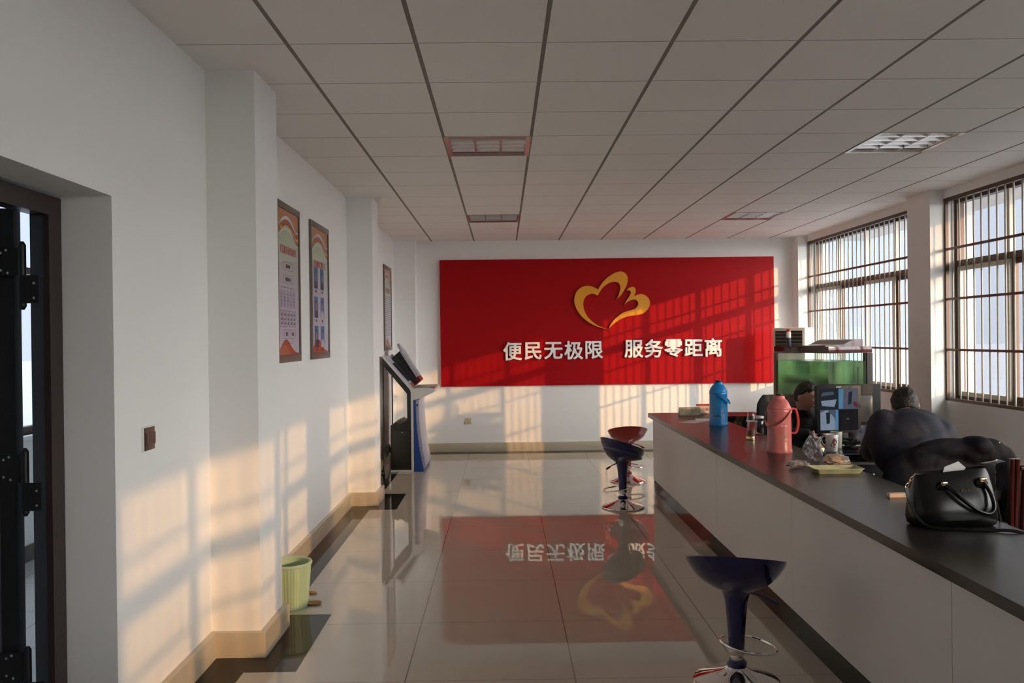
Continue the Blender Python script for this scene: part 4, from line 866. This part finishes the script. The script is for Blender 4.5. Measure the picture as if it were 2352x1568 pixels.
cyl_decal('landscape_print', [(0.020, 0.094, 0.012, 0.003, 8), (0.038, 0.100, 0.010, 0.003, 8), (0.018, 0.130, 0.006, 0.004, 6), (0.020, 0.146, 0.008, 0.003, 6), (-0.055, 0.070, 0.010, 0.003, 6)], mat('pale_pink_print', (0.50, 0.30, 0.36), 0.4), tb, tr)
cyl_decal('landscape_print', [(-0.030, 0.146, 0.012, 0.003, 6), (-0.008, 0.141, 0.010, 0.002, 6), (0.034, 0.118, 0.003, 0.010, 6)], mat('olive_print', (0.06, 0.15, 0.10), 0.4), tb, tr)
cyl_decal('lettering_print', [(-0.016+0.008*k, 0.187, 0.0025, 0.004, 5) for k in range(4)], mat('faint_white_print', (0.25, 0.45, 0.62), 0.4), tb, tr)

nc = thing('name_card', 'small white folded name card with a red band, behind the blue thermos', 'name card', (1.956, 8.36, CZ))
b = B(); b.prism([(0.0, 0.0), (0.045, 0.105), (0.090, 0.0), (0.087, 0.0), (0.045, 0.100), (0.003, 0.0)], 'x', 0.0, 0.21); cd = b.obj('card', M_PAPER, nc, smooth=False)
sy = lambda v: v*0.045/0.105
b = B(); 
for z0, z1 in ((0.086, 0.1035), (0.003, 0.012)): b.faces([[(0.0, sy(z0)-0.0006, z0), (0.21, sy(z0)-0.0006, z0), (0.21, sy(z1)-0.0006, z1), (0.0, sy(z1)-0.0006, z1)]])
b.obj('red_band', M_PR['text'], cd, smooth=False)
text_obj('lettering', '水电缴费', 0.034, 0.0003, M_PR['text'], Matrix.Translation((0.085, sy(0.05)-0.001, 0.05)) @ Matrix.Rotation(math.radians(-23.2), 4, 'X') @ WALLY, cd)
dc = thing('desk_calendar', 'low folded desk calendar with a golden landscape print at the counter end', 'calendar', (1.765, 8.29, CZ), math.radians(-3))
b = B(); b.prism([(0.0, 0.0), (0.035, 0.075), (0.05, 0.078), (0.10, 0.0)], 'x', 0.0, 0.205); b.obj('card', mat('calendar_grey', (0.35, 0.33, 0.28), 0.5), dc, smooth=False)
mcal = mat('golden_landscape_print', (0.55, 0.45, 0.24), 0.4); _n = mcal.node_tree
for nd in _n.nodes:
    if nd.type == 'MIX': nd.inputs[6].default_value = (0.95, 0.85, 0.55, 1); nd.inputs[7].default_value = (0.10, 0.09, 0.05, 1)
    if nd.type == 'TEX_NOISE': nd.inputs['Scale'].default_value = 14
b = B(); b.faces([[(0.004, -0.0006, 0.003), (0.201, -0.0006, 0.003), (0.201, 0.0334, 0.0735), (0.004, 0.0334, 0.0735)]]); b.obj('printed_page', mcal, dc, smooth=False)
M_PINKP = mat('pinkish_paper', (0.62, 0.50, 0.47), 0.6)
o = B().prism([(0, 0), (0.13, -0.10), (0.31, 0.10), (0.18, 0.20)], 'z', 0.0, 0.0012).obj('paper_sheet', M_PINKP, loc=(1.60, 7.62, CZ), smooth=False); tag(o, 'loose paper sheet on the counter left of the blue thermos, lower one', 'paper')
o = B().prism([(0, 0), (0.20, -0.04), (0.24, 0.17), (0.04, 0.21)], 'z', 0.0, 0.0012).obj('paper_sheet', M_PAPER, loc=(1.80, 7.74, CZ+0.0014), smooth=False); tag(o, 'loose paper sheet overlapping the other, nearer the blue thermos', 'paper')
# glass bottles, lid, red tin
def jar(label, loc, r, h, name, cat, lid=None):
    t = thing(name, label, cat, loc)
    b = B(); b.lathe([(0, 0), (r-0.002, 0), (r, 0.003), (r, h*0.82), (r*0.93, h*0.87), (r*0.90, h*0.88), (r*0.90, h), (r*0.82, h), (r*0.82, h*0.88), (r*0.90, h*0.82), (r*0.92, 0.012), (0, 0.010)], 32, cap=False); b.obj('glass_body', M_CLEAR, t)
    if lid: b = B(); b.lathe([(0, h+0.0005), (r*0.95, h+0.0005), (r*0.95, h+0.014), (r*0.9, h+0.018), (0, h+0.018)], 28, cap=False); b.obj('lid', lid, t)
    return t
j = jar('tall clear glass tea bottle without its lid on the counter', (1.932, 6.42+0.033, CZ), 0.033, 0.19, 'glass_bottle', 'bottle')
b = B(); b.lathe([(0, 0.0125), (0.0285, 0.0125), (0.0285, 0.055), (0, 0.0551)], 24, cap=False); b.obj('tea', mat('pale_tea', (0.35, 0.22, 0.14), 0.2, trans=0.6), j)
jar('shorter clear jar half hidden behind the pink thermos', (2.035, 6.58, CZ), 0.037, 0.135, 'glass_jar', 'jar', mat('frosted_lid', (0.62, 0.61, 0.60), 0.3))
b = B(); b.lathe([(0, 0), (0.034, 0), (0.035, 0.002), (0.035, 0.026), (0.033, 0.029), (0, 0.029)], 32, cap=False); o = b.obj('jar_lid', M_BRASS, loc=(1.873, 6.28, CZ)); tag(o, 'gold metal lid lying in front of the tall glass bottle', 'lid')
t = thing('tea_tin', 'small red tin with a white lid between the two glass containers', 'tin', (1.985, 6.62, CZ))
b = B(); b.box(-0.028, -0.028, 0, 0.028, 0.028, 0.105, 0.003); b.obj('tin_body', mat('red_tin', (0.36, 0.012, 0.015), 0.3), t)
b = B(); b.box(-0.038, -0.032, 0.105, 0.038, 0.032, 0.112, 0.003); b.obj('lid', M_WHITEPL, t)
# tray, nuts, plastic
ty = thing('serving_tray', 'pale green rectangular tray on the counter', 'tray', (1.915, 4.77, CZ), math.radians(-2))
M_TRAY = mat('pale_green_tray', (0.40, 0.42, 0.27), 0.35, var=0.05)
def rrect(w, d, rad, n=6):
    out = []
    for cx, cy, a0 in ((w-rad, d-rad, 0), (-w+rad, d-rad, 90), (-w+rad, -d+rad, 180), (w-rad, -d+rad, 270)):
        for k in range(n+1): a = math.radians(a0+90*k/n); out.append((cx+rad*math.cos(a), cy+rad*math.sin(a)))
    return out
def rrings(spec): return [[Vector((x, y, z)) for x, y in rrect(w, d, rd)] for w, d, rd, z in spec]
b = B(); b.rings(rrings([(0.122, 0.058, 0.018, 0.0), (0.138, 0.074, 0.02, 0.026), (0.142, 0.078, 0.022, 0.027), (0.141, 0.077, 0.022, 0.030), (0.136, 0.072, 0.02, 0.028), (0.120, 0.056, 0.016, 0.005)])); b.obj('tray_body', M_TRAY, ty)
pb = crumple(1.7, 0.062, 0.55, (0.80, 0.7, 1.15), 3); o = pb.obj('plastic_bag', M_POLY, loc=(1.935, 5.16, CZ), smooth=False); tag(o, 'upright crumpled clear plastic bag behind the green tray', 'plastic bag')
nb_ = thing('nut_bag', 'flat clear bag of nuts lying behind the green tray', 'bag of nuts', (2.005, 4.985, CZ))
b = crumple(5.2, 0.075, 0.18, (1.05, 0.62, 0.46), 4); mn = mat('mixed_nuts', (0.40, 0.27, 0.20), 0.25, scale=70, coat=0.6)
for nd in mn.node_tree.nodes:
    if nd.type == 'MIX': nd.inputs[6].default_value = (0.16, 0.09, 0.07, 1); nd.inputs[7].default_value = (0.62, 0.45, 0.32, 1)
b.obj('bag', mn, nb_)
for k in range(9):
    b = B(); a = rr2.uniform(-2.6, -0.3); b.ell((0.055*math.cos(a)+0.02, 0.036*math.sin(a)-0.006, 0.012+0.010*rr2.random()), (0.011, 0.007, 0.006), 10, 6); b.obj('nut', mat('pale_nut', (0.60, 0.42, 0.26), 0.4), nb_)
o = crumple(8.8, 0.05, 0.5, (1.25, 0.7, 0.42), 3).obj('plastic_wrapper', M_POLY, loc=(1.755, 4.93, CZ), smooth=False); tag(o, 'flattened clear plastic wrapper left of the green tray', 'wrapper')
o = B().box(0, 0, 0, 0.26, 0.032, 0.020, 0.002).obj('wooden_strip', mat('pale_wood', (0.62, 0.46, 0.36), 0.5, var=0.1, scale=12), loc=(1.868, 4.00, CZ)); o.rotation_euler = (0, 0, 0.02); tag(o, 'pale wooden strip on the counter behind the handbag', 'wood strip')

# ------------------------------------------------------------------ handbag
hb = thing('handbag', 'black leather handbag with gold fittings on the counter, near the right edge', 'handbag', (1.855, 3.425, CZ))
def bagring(hw, hd, z, n=48, e=3.2, lift=0.0):
    out = []
    for k in range(n):
        a = 2*PI*k/n; c, s = math.cos(a), math.sin(a)
        x = hw*math.copysign(abs(c)**(2/e), c); y = hd*math.copysign(abs(s)**(2/e), s)
        out.append(Vector((x, y, z + lift*x/0.15)))
    return out
b = B(); b.rings([bagring(0.160, 0.058, 0.0), bagring(0.176, 0.072, 0.010), bagring(0.181, 0.078, 0.035), bagring(0.176, 0.074, 0.085), bagring(0.168, 0.060, 0.135, lift=0.004), bagring(0.158, 0.040, 0.185, lift=0.008), bagring(0.152, 0.028, 0.222, lift=0.013), bagring(0.150, 0.025, 0.226, lift=0.014), bagring(0.145, 0.020, 0.220, lift=0.014), bagring(0.14, 0.02, 0.15, lift=0.005)])
bg = b.obj('bag_body', M_LEATHER, hb, ang=70)
b = B(); b.rings([[Vector((x, y, z)) for x, y in ((xa-0.02, -0.02), (xa+0.02, -0.024), (xa+0.02, 0.03), (xa-0.02, 0.026))] for xa, z in ((0.150, 0.14), (0.152, 0.19), (0.152, 0.245), (0.156, 0.249))]); b.box(-0.035, -0.02, -0.003, 0.048, 0.022, 0.003, 0.002, Matrix.Translation((0.168, 0, 0.2535)) @ Matrix.Rotation(-0.16, 4, 'Y')); b.obj('side_flap', M_LEATHER, hb)
b = B(); b.tube(curve_pts([(-0.055, -0.052, 0.175), (-0.030, -0.080, 0.150), (0.010, -0.098, 0.110), (0.060, -0.105, 0.075), (0.105, -0.100, 0.066), (0.128, -0.088, 0.090), (0.126, -0.068, 0.140), (0.104, -0.050, 0.188)]), 0.0085, 10); b.obj('handle', M_LEATHER, hb)
b = B(); b.tube(curve_pts([(-0.06, 0.045, 0.18), (-0.06, 0.085, 0.14), (0.0, 0.11, 0.08), (0.06, 0.10, 0.09), (0.08, 0.06, 0.17), (0.09, 0.040, 0.19)]), 0.0085, 10); b.obj('handle', M_LEATHER, hb)
for x, z in ((-0.060, 0.182), (0.100, 0.196)):
    b = B(); b.lathe([(0, 0), (0.024, 0), (0.026, 0.003), (0.022, 0.007), (0, 0.008)], 24, cap=False); b.xf(Matrix.Translation((x, -0.046, z-0.022)) @ Matrix.Rotation(PI/2+0.3, 4, 'X')); b.obj('handle_patch', M_LEATHER, hb)
    b = B(); b.box(x-0.014, -0.062, z-0.010, x+0.014, -0.044, z+0.006, 0.003); b.obj('handle_buckle', M_BRASS, hb)
b = B()
for k in range(6): b.box(0.012+k*0.0065, -0.0385-0.0, 0.148, 0.016+k*0.0065, -0.058, 0.153 if k % 2 else 0.155)
b.obj('metal_lettering', M_BRASS, hb, smooth=False)
def chain(p, q, n, nm):
    b = B(); p, q = Vector(p), Vector(q)
    for k in range(n):
        c = p.lerp(q, (k+0.5)/n); d = (q-p).normalized(); s = d.cross(Vector((0, 1, 0)) if k % 2 else Vector((1, 0, 0))).normalized(); L = (q-p).length/n*0.68
        b.tube([c + d*L*math.cos(2*PI*j/12) + s*0.0055*math.sin(2*PI*j/12) for j in range(12)], 0.0016, 6, closed=True)
    b.obj(nm, M_BRASS, hb)
chain((-0.150, 0.0, 0.212), (-0.192, -0.01, 0.160), 4, 'strap_chain'); chain((0.182, 0.0, 0.232), (0.188, 0.01, 0.165), 5, 'strap_chain')
def ribbon(P, w, t, nm, m, par):
    pts = curve_pts(P); b = B(); rs = []
    for i, p in enumerate(pts):
        d = (pts[min(i+1, len(pts)-1)]-pts[max(i-1, 0)]).normalized(); s = d.cross(Vector((0, -0.55, 0.83))).normalized(); u = s.cross(d).normalized()
        rs.append([p+s*w+u*t, p-s*w+u*t, p-s*w-u*t, p+s*w-u*t])
    b.rings(rs); return b.obj(nm, m, par, ang=50)
ribbon([(-0.193, -0.012, 0.158), (-0.186, -0.03, 0.10), (-0.165, -0.065, 0.035), (-0.12, -0.092, 0.009), (-0.02, -0.118, 0.006), (0.09, -0.135, 0.006), (0.17, -0.165, 0.007), (0.30, -0.20, -0.03)], 0.007, 0.0022, 'shoulder_strap', M_LEATHER, hb)
ribbon([(0.188, 0.012, 0.163), (0.200, 0.03, 0.12), (0.228, 0.055, 0.055), (0.258, 0.08, -0.03), (0.275, 0.09, -0.14)], 0.010, 0.0025, 'shoulder_strap', M_LEATHER, hb)
b = B(); b.prism([(-0.04, 0.20), (0.035, 0.20), (0.060, 0.236), (0.030, 0.262), (-0.028, 0.240)], 'y', -0.004, -0.002); b.obj('paper_corner', M_PAPER, hb, smooth=False)

# ------------------------------------------------------------------ people
def remesh(b, voxel, name, m, parent, smooth_it=4, ang=180, label=None):
    me = bpy.data.meshes.new('tmp'); bmesh.ops.recalc_face_normals(b.bm, faces=b.bm.faces[:]); b.bm.to_mesh(me); b.bm.free()
    o = bpy.data.objects.new('tmp', me); C.objects.link(o)
    r = o.modifiers.new('r', 'REMESH'); r.mode = 'VOXEL'; r.voxel_size = voxel
    if smooth_it: s = o.modifiers.new('s', 'SMOOTH'); s.factor = 0.5; s.iterations = smooth_it
    bpy.context.view_layer.update()
    m2_ = bpy.data.meshes.new_from_object(o.evaluated_get(bpy.context.evaluated_depsgraph_get()))
    bpy.data.objects.remove(o); bpy.data.meshes.remove(me)
    m2_.materials.clear(); m2_.materials.append(m)
    for p in m2_.polygons: p.use_smooth = True
    ob = bpy.data.objects.new(name, m2_); C.objects.link(ob)
    if parent: ob.parent = parent
    if label: ob['label'] = label
    return ob
def limb(b, pts, rs, n=16):
    P = curve_pts(pts, 4); m = len(P); R = []
    for i in range(m):
        t = i/(m-1)*(len(rs)-1); k = min(int(t), len(rs)-2); R.append(rs[k]+(rs[k+1]-rs[k])*(t-k))
    b.tube(P, R, n)
    b.ell(P[0], (R[0],)*3, 14, 10); b.ell(P[-1], (R[-1],)*3, 14, 10)
def head_fn(d):
    x, y, z = d.x*0.075, d.y*0.094, d.z*0.117
    if d.z < 0:
        t = -d.z; x *= 1-0.26*t**1.6
        if d.y > 0: y *= 1-0.42*t
    if d.y < 0:
        g = lambda cx, cz, sx, sz: math.exp(-(((d.x-cx)/sx)**2+((d.z-cz)/sz)**2))
        y -= 0.021*g(0, -0.16, 0.11, 0.13) + 0.010*g(0, 0.02, 0.09, 0.14)
        y += 0.009*(g(0.34, 0.07, 0.15, 0.10)+g(-0.34, 0.07, 0.15, 0.10))
        y -= 0.006*g(0, -0.47, 0.22, 0.055) + 0.006*g(0, -0.56, 0.20, 0.05) + 0.009*g(0, -0.86, 0.3, 0.14) + 0.004*g(0, 0.24, 0.5, 0.08)
        y -= 0.005*(g(0.45, -0.2, 0.18, 0.2)+g(-0.45, -0.2, 0.18, 0.2))
    return Vector((x, y, z))
def hair_fn(sd):
    def fn(d):
        p = head_fn(d)
        f = max(0.0, min(1.0, (d.y+0.75)/1.2))
        line = 0.52 - 1.02*f + (0.18 if abs(d.x) > 0.72 and -0.45 < d.y < 0.25 else 0.0)
        k = max(0.0, min(1.0, (d.z-line)/0.16)); k = k*k*(3-2*k)
        q = Vector((d.x*0.075, d.y*0.094, d.z*0.117)) if d.z > 0 else p
        nz_ = noise.noise(d*9+Vector((sd, 0, 0)))*0.006 + noise.noise(d*22+Vector((0, sd, 0)))*0.004
        return (q + d*(0.017+nz_)*(0.7+0.5*max(0, d.z)))*k + p*0.90*(1-k)
    return fn
def hand(b, wrist, d, down):
    d = d.normalized(); down = (down-d*down.dot(d)).normalized(); s = d.cross(down).normalized()
    M = Matrix((d, s, -down)).transposed()
    b.ell(wrist+d*0.048, (0.052, 0.040, 0.016), 16, 10, M)
    for k, L in enumerate((0.068, 0.078, 0.072, 0.056)):
        o = (k-1.5)*0.0205; p = wrist+d*0.090+s*o
        limb(b, [p, p+d*L*0.42+down*0.004, p+d*L*0.75+down*0.016, p+d*L*0.92+down*0.034], [0.0095, 0.0085, 0.008, 0.007], 8)
    p = wrist+d*0.035-s*0.034
    limb(b, [p, p+d*0.022-s*0.022+down*0.004, p+d*0.050-s*0.026+down*0.010], [0.012, 0.010, 0.0085], 8)
def person(label, loc, J, jm, tm, hm, sd, extra_head=0.0):
    O = Vector(loc); r = thing('person', label, 'person', loc)
    V = lambda p: Vector(p)-O
    hc, R3 = V(J['head']), J['rot']
    b = B(); T = Matrix.Translation(hc) @ R3.to_4x4()
    b.ell(hc, (1, 1, 1), 44, 32, R3, head_fn)
    for s in (-1, 1): b.ell(T @ Vector((s*0.077, 0.014, -0.008)), (0.011, 0.022, 0.033), 14, 10, R3)
    nb0 = V(J['neck']); limb(b, [nb0, T @ Vector((0, 0.022, -0.065))], [0.060, 0.054])
    pel, wa, ch = V(J['pelvis']), V(J['waist']), V(J['chest'])
    b.ell(pel, (0.165, 0.12, 0.12)); b.ell(wa, (0.15, 0.11, 0.15)); b.ell(ch, (0.18, 0.12, 0.17)); limb(b, [pel, wa, ch, nb0], [0.13, 0.125, 0.14, 0.06])
    for sd_ in ('l', 'r'):
        sh, el, wr = (V(p) for p in J['arm_'+sd_]); limb(b, [ch.lerp(nb0, 0.4), sh], [0.07, 0.062]); limb(b, [sh, sh.lerp(el, 0.5), el, el.lerp(wr, 0.4), wr], [0.058, 0.050, 0.040, 0.038, 0.027]); hand(b, wr, wr-el+Vector((0, 0, -0.02)), Vector((0, 0, -1)))
        hp, kn, an = (V(p) for p in J['leg_'+sd_]); limb(b, [hp, hp.lerp(kn, 0.5), kn, kn.lerp(an, 0.35), an], [0.085, 0.075, 0.055, 0.055, 0.038])
        fd = J['foot']; limb(b, [an+Vector((0, 0, -0.02)), an+fd*0.09+Vector((0, 0, -0.035)), an+fd*0.17+Vector((0, 0, -0.045))], [0.040, 0.036, 0.026])
    remesh(b, 0.006, 'body', M_SKIN, r, 3)
    pd = J.get('pad', 0.0); b = B()
    b.ell(pel+Vector((0, 0, 0.03)), (0.19, 0.145, 0.12)); b.ell(wa, (0.185, 0.145, 0.17)); b.ell(ch, J.get('bulk', (0.215, 0.15, 0.19)))
    limb(b, [pel, wa, ch, nb0+(nb0-ch).normalized()*0.0], [0.155, 0.155, 0.17, 0.082]); limb(b, [nb0, nb0.lerp(T @ Vector((0, 0.02, -0.07)), 0.45)], [0.082, 0.070])
    for q_, r_ in J.get('fill', []): b.ell(V(q_), r_)
    for sd_ in ('l', 'r'):
        sh, el, wr = (V(p) for p in J['arm_'+sd_]); limb(b, [ch.lerp(nb0, 0.4), sh], [0.095+pd, 0.085+pd]); limb(b, [sh, sh.lerp(el, 0.5), el, el.lerp(wr, 0.5), el.lerp(wr, 0.96)], [0.084+pd, 0.076+pd, 0.066+pd, 0.058, 0.042])
    jk = remesh(b, 0.010, 'jacket', jm, r, J.get('smooth', 6))
    b = B(); b.ell(pel, (0.18, 0.135, 0.12))
    for sd_ in ('l', 'r'):
        hp, kn, an = (V(p) for p in J['leg_'+sd_]); limb(b, [hp, hp.lerp(kn, 0.5), kn, kn.lerp(an, 0.4), an], [0.100, 0.090, 0.072, 0.066, 0.058])
    remesh(b, 0.012, 'trousers', tm, r, 4)
    for sd_ in ('l', 'r'):
        an = V(J['leg_'+sd_][2]); fd = J['foot']; b = B(); limb(b, [an+Vector((0, 0, -0.012))-fd*0.02, an+fd*0.09+Vector((0, 0, -0.03)), an+fd*0.185+Vector((0, 0, -0.042))], [0.050, 0.046, 0.034]); b.box(-0.001, -0.001, -0.001, 0.001, 0.001, 0.001, 0, Matrix.Translation(an)); remesh(b, 0.008, 'shoe', M_BLACKPL, r, 3)
    b = B(); b.ell(hc, (1, 1, 1), 64, 48, R3, hair_fn(sd)); b.obj('hair', hm, r, ang=180)
    for s in (-1, 1):
        b = B(); b.ell(T @ Vector((s*0.028, -0.0805, 0.008)), (0.011, 0.006, 0.0045), 14, 8, R3); b.obj('eye', mat('dark_eye', (0.02, 0.012, 0.01), 0.2), r)
        b = B(); b.tube([T @ Vector((s*(0.014+0.009*k), -0.0895+0.0022*k*k*0.6, 0.028+0.003*math.sin(k*0.8))) for k in range(4)], [0.002, 0.0034, 0.003, 0.0018], 6); b.obj('eyebrow', hm, r)
    b = B(); b.ell(T @ Vector((0, -0.0875, -0.058)), (0.021, 0.007, 0.0065), 16, 8, R3); b.obj('lips', mat('lips', (0.36, 0.13, 0.11), 0.4), r)
    return r, jk
def rotm(yaw, pitch, roll): return (Matrix.Rotation(yaw, 3, 'Z') @ Matrix.Rotation(pitch, 3, 'X') @ Matrix.Rotation(roll, 3, 'Y'))
# man behind the screens, turned to the right
J1 = dict(head=(2.610, 7.13, 1.066), rot=rotm(math.radians(40), math.radians(10), math.radians(6)), neck=(2.635, 7.20, 0.925), chest=(2.60, 7.27, 0.80), waist=(2.58, 7.33, 0.64), pelvis=(2.57, 7.37, 0.52),
  arm_l=((2.78, 7.20, 0.86), (2.88, 7.08, 0.73), (2.78, 6.98, 0.775)), arm_r=((2.43, 7.22, 0.86), (2.40, 7.06, 0.74), (2.56, 6.96, 0.775)),
  leg_l=((2.66, 7.33, 0.50), (2.70, 7.10, 0.50), (2.70, 7.12, 0.07)), leg_r=((2.49, 7.33, 0.50), (2.47, 7.10, 0.50), (2.46, 7.12, 0.07)), foot=Vector((0, -1, 0)))
person('man with short black hair in a black jacket, face half hidden by the monitor', (2.57, 7.37, 0), J1, M_DARKCLOTH, M_TROUSER, M_HAIR, 1.3)
# man in navy seen from behind, hunched over the desk
J2 = dict(head=(2.675, 5.50, 1.120), rot=rotm(math.radians(160), math.radians(32), 0), neck=(2.645, 5.36, 1.035), chest=(2.60, 5.27, 0.90), waist=(2.61, 5.18, 0.70), pelvis=(2.66, 5.14, 0.54), bulk=(0.245, 0.16, 0.215),
  arm_l=((2.455, 5.32, 1.025), (2.475, 5.55, 0.82), (2.60, 5.93, 0.785)), arm_r=((2.815, 5.30, 0.945), (2.90, 5.48, 0.80), (2.78, 5.95, 0.785)),
  leg_l=((2.57, 5.20, 0.50), (2.55, 5.56, 0.51), (2.55, 5.60, 0.07)), leg_r=((2.75, 5.20, 0.50), (2.78, 5.56, 0.51), (2.79, 5.60, 0.07)), foot=Vector((0, 1, 0)), pad=0.012, smooth=20, fill=[((2.63, 5.33, 1.02), (0.20, 0.13, 0.105)), ((2.60, 5.25, 0.86), (0.265, 0.155, 0.20)), ((2.80, 5.30, 0.92), (0.10, 0.12, 0.14)), ((2.43, 5.30, 0.95), (0.10, 0.12, 0.17))])
person('man in a navy jacket seen from behind, bent over the desk', (2.66, 5.14, 0), J2, M_NAVY, M_TROUSER, M_HAIR, 4.1)

# ------------------------------------------------------------------ chairs and coat
def office_chair(label, loc, rz, bt):
    r = thing('office_chair', label, 'office chair', loc, rz, group='black office chairs at the staff desk')
    b = B(); b.box(-0.24, -0.23, 0.40, 0.24, 0.23, 0.46, 0.025); b.obj('seat', M_BLACKPL, r)
    b = B(); n = 12; rows = []
    for i in range(n+1):
        z = 0.56+(bt-0.56)*i/n; w = 0.235*(1-0.12*(2*i/n-1)**2) * (1 if i < n-1 else 0.93 if i == n-1 else 0.80); y = 0.235+0.05*(i/n)**1.3
        rows.append([Vector((w*math.sin(a)*(1.0), y-0.03*math.cos(a)**2*(1 if math.cos(a) > 0 else 0) + (0.028 if math.cos(a) > 0.0 else -0.02)*abs(math.cos(a)) - 0.04*(abs(math.sin(a))**2)*0.8, z)) for a in [2*PI*k/24 for k in range(24)]])
    b.rings(rows); b.obj('backrest', M_BLACKPL, r, ang=60)
    b = B(); b.box(-0.035, 0.18, 0.40, 0.035, 0.215, 0.62, 0.006); b.obj('back_support', M_BLACKPL, r)
    b = B(); b.cyl((0, 0, 0.09), (0, 0, 0.40), 0.028, n=16); b.obj('gas_column', M_CHROME, r)
    b = B()
    for k in range(5): a = 2*PI*k/5+0.3; b.tube([(0, 0, 0.10), (0.16*math.cos(a), 0.16*math.sin(a), 0.085), (0.29*math.cos(a), 0.29*math.sin(a), 0.065)], [0.026, 0.020, 0.014], 8)
    b.obj('star_base', M_BLACKPL, r)
    for k in range(5):
        a = 2*PI*k/5+0.3; x, y = 0.28*math.cos(a), 0.28*math.sin(a); b = B(); b.cyl((x-0.018*math.sin(a), y+0.018*math.cos(a), 0.026), (x+0.018*math.sin(a), y-0.018*math.cos(a), 0.026), 0.026, n=16); b.obj('caster', M_BLACKPL, r)
    for s in (-1, 1):
        b = B(); b.tube(curve_pts([(s*0.235, 0.10, 0.42), (s*0.275, 0.10, 0.52), (s*0.275, 0.06, 0.63), (s*0.272, -0.12, 0.64)]), 0.014, 8); b.obj('armrest', M_BLACKPL, r)
    return r
office_chair('black office chair behind the man at the fish tank', (2.56, 7.38, 0), 0.0, 1.055)
office_chair('black office chair under the padded coat', (2.68, 5.10, 0), PI, 0.96)
co = Vector((2.68, 4.83, 0.60))
b = B(); 
def E_(c, r, yaw=0, roll=0): b.ell(Vector(c)-co, r, 20, 14, rotm(yaw, 0, roll))
E_((2.60, 4.80, 0.935), (0.20, 0.065, 0.060), 0, 0.0); E_((2.715, 4.78, 0.930), (0.085, 0.06, 0.080), 0, 0.25); E_((2.46, 4.81, 0.88), (0.14, 0.06, 0.09), 0, -0.45)
E_((2.60, 4.83, 0.72), (0.30, 0.075, 0.26)); E_((2.62, 4.83, 0.50), (0.28, 0.07, 0.22))
E_((2.835, 4.81, 0.895), (0.110, 0.075, 0.095), 0, 0.25); E_((2.895, 4.80, 0.80), (0.085, 0.07, 0.15), 0, 0.15)
E_((2.40, 4.83, 0.70), (0.20, 0.07, 0.24), 0, 0.12); E_((2.32, 4.83, 0.55), (0.17, 0.065, 0.22)); E_((2.745, 4.755, 0.955), (0.07, 0.065, 0.055), 0, 0.3)
for x, z in ((2.45, 0.76), (2.55, 0.70), (2.70, 0.74), (2.78, 0.66), (2.62, 0.60), (2.48, 0.58)): E_((x, 4.775, z), (0.085, 0.035, 0.06), 0, rnd.uniform(-.5, .5))
limb(b, [Vector(p)-co for p in ((2.905, 4.80, 0.84), (2.945, 4.79, 0.70), (2.925, 4.78, 0.56), (2.91, 4.78, 0.44))], [0.085, 0.08, 0.07, 0.06])
ct_ = thing('padded_coat', 'dark padded coat with a bulky hood draped over the chair back', 'coat', tuple(co))
remesh(b, 0.010, 'coat_body', M_PUFF, ct_, 8)
b = B(); b.box(0.135, -0.112, 0.252, 0.143, -0.100, 0.278, 0.002); b.ell((0.165, -0.095, 0.372), (0.006, 0.006, 0.006), 10, 8); b.obj('zip_pull', M_BRASS, ct_)

wc = thing('wooden_chair', 'glossy dark red wooden chair at the right edge', 'wooden chair', (2.74, 4.22, 0))
M_LACQ = mat('dark_red_lacquer', (0.045, 0.005, 0.004), 0.12, var=0.25, scale=12, coat=0.6)
def ctube(nm, segs):
    b = B()
    for p, q, r_ in segs: b.cyl(p, q, r_, n=14)
    return b.obj(nm, M_LACQ, wc)
for s in (-1, 1):
    ctube('back_post', [((s*0.290, -0.2, 0.0), (s*0.290, -0.245, 0.995), 0.013), ((s*0.263, -0.2, 0.40), (s*0.263, -0.245, 0.995), 0.013)])
    ctube('front_leg', [((s*0.28, 0.22, 0.0), (s*0.28, 0.22, 0.44), 0.016)])
    ctube('armrest', [((s*0.285, -0.22, 0.66), (s*0.285, 0.22, 0.66), 0.014), ((s*0.285, 0.20, 0.44), (s*0.285, 0.20, 0.66), 0.011)])
for k in range(5): ctube('slat', [((-0.225+k*0.1125, -0.205, 0.46), (-0.225+k*0.1125, -0.243, 0.962), 0.014)])
ctube('top_rail', [((-0.25, -0.242, 0.95), (0.25, -0.242, 0.95), 0.014)])
b = B(); b.box(-0.30, -0.22, 0.42, 0.30, 0.24, 0.46, 0.008); b.obj('seat', M_LACQ, wc)

# ------------------------------------------------------------------ bare tree far outside
tr_ = thing('bare_tree', 'faint bare tree seen through the far window', 'tree', (16.2, 40.0, -0.6))
b = B(); r3 = random.Random(11)
def branch(p, d, L, r, lv):
    pts = [p]; q = p
    for k in range(4): d = (d+Vector((r3.uniform(-.18, .18), r3.uniform(-.18, .18), r3.uniform(-.02, .12)))).normalized(); q = q+d*L/4; pts.append(q)
    b.tube(pts, [r, r*.9, r*.8, r*.7, r*.55], 5)
    if lv > 0:
        for k in range(3 if lv > 1 else 4): branch(pts[r3.choice((2, 3, 4))], (d+Vector((r3.uniform(-.7, .7), r3.uniform(-.7, .7), r3.uniform(0, .5)))).normalized(), L*0.68, r*0.52, lv-1)
branch(Vector((0, 0, 0)), Vector((0, 0, 1)), 2.6, 0.09, 4)
b.obj('branches', mat('haze_paled_bark', (0.42, 0.42, 0.45), 0.9), tr_)  # bark paled so that distance haze is part of its colour
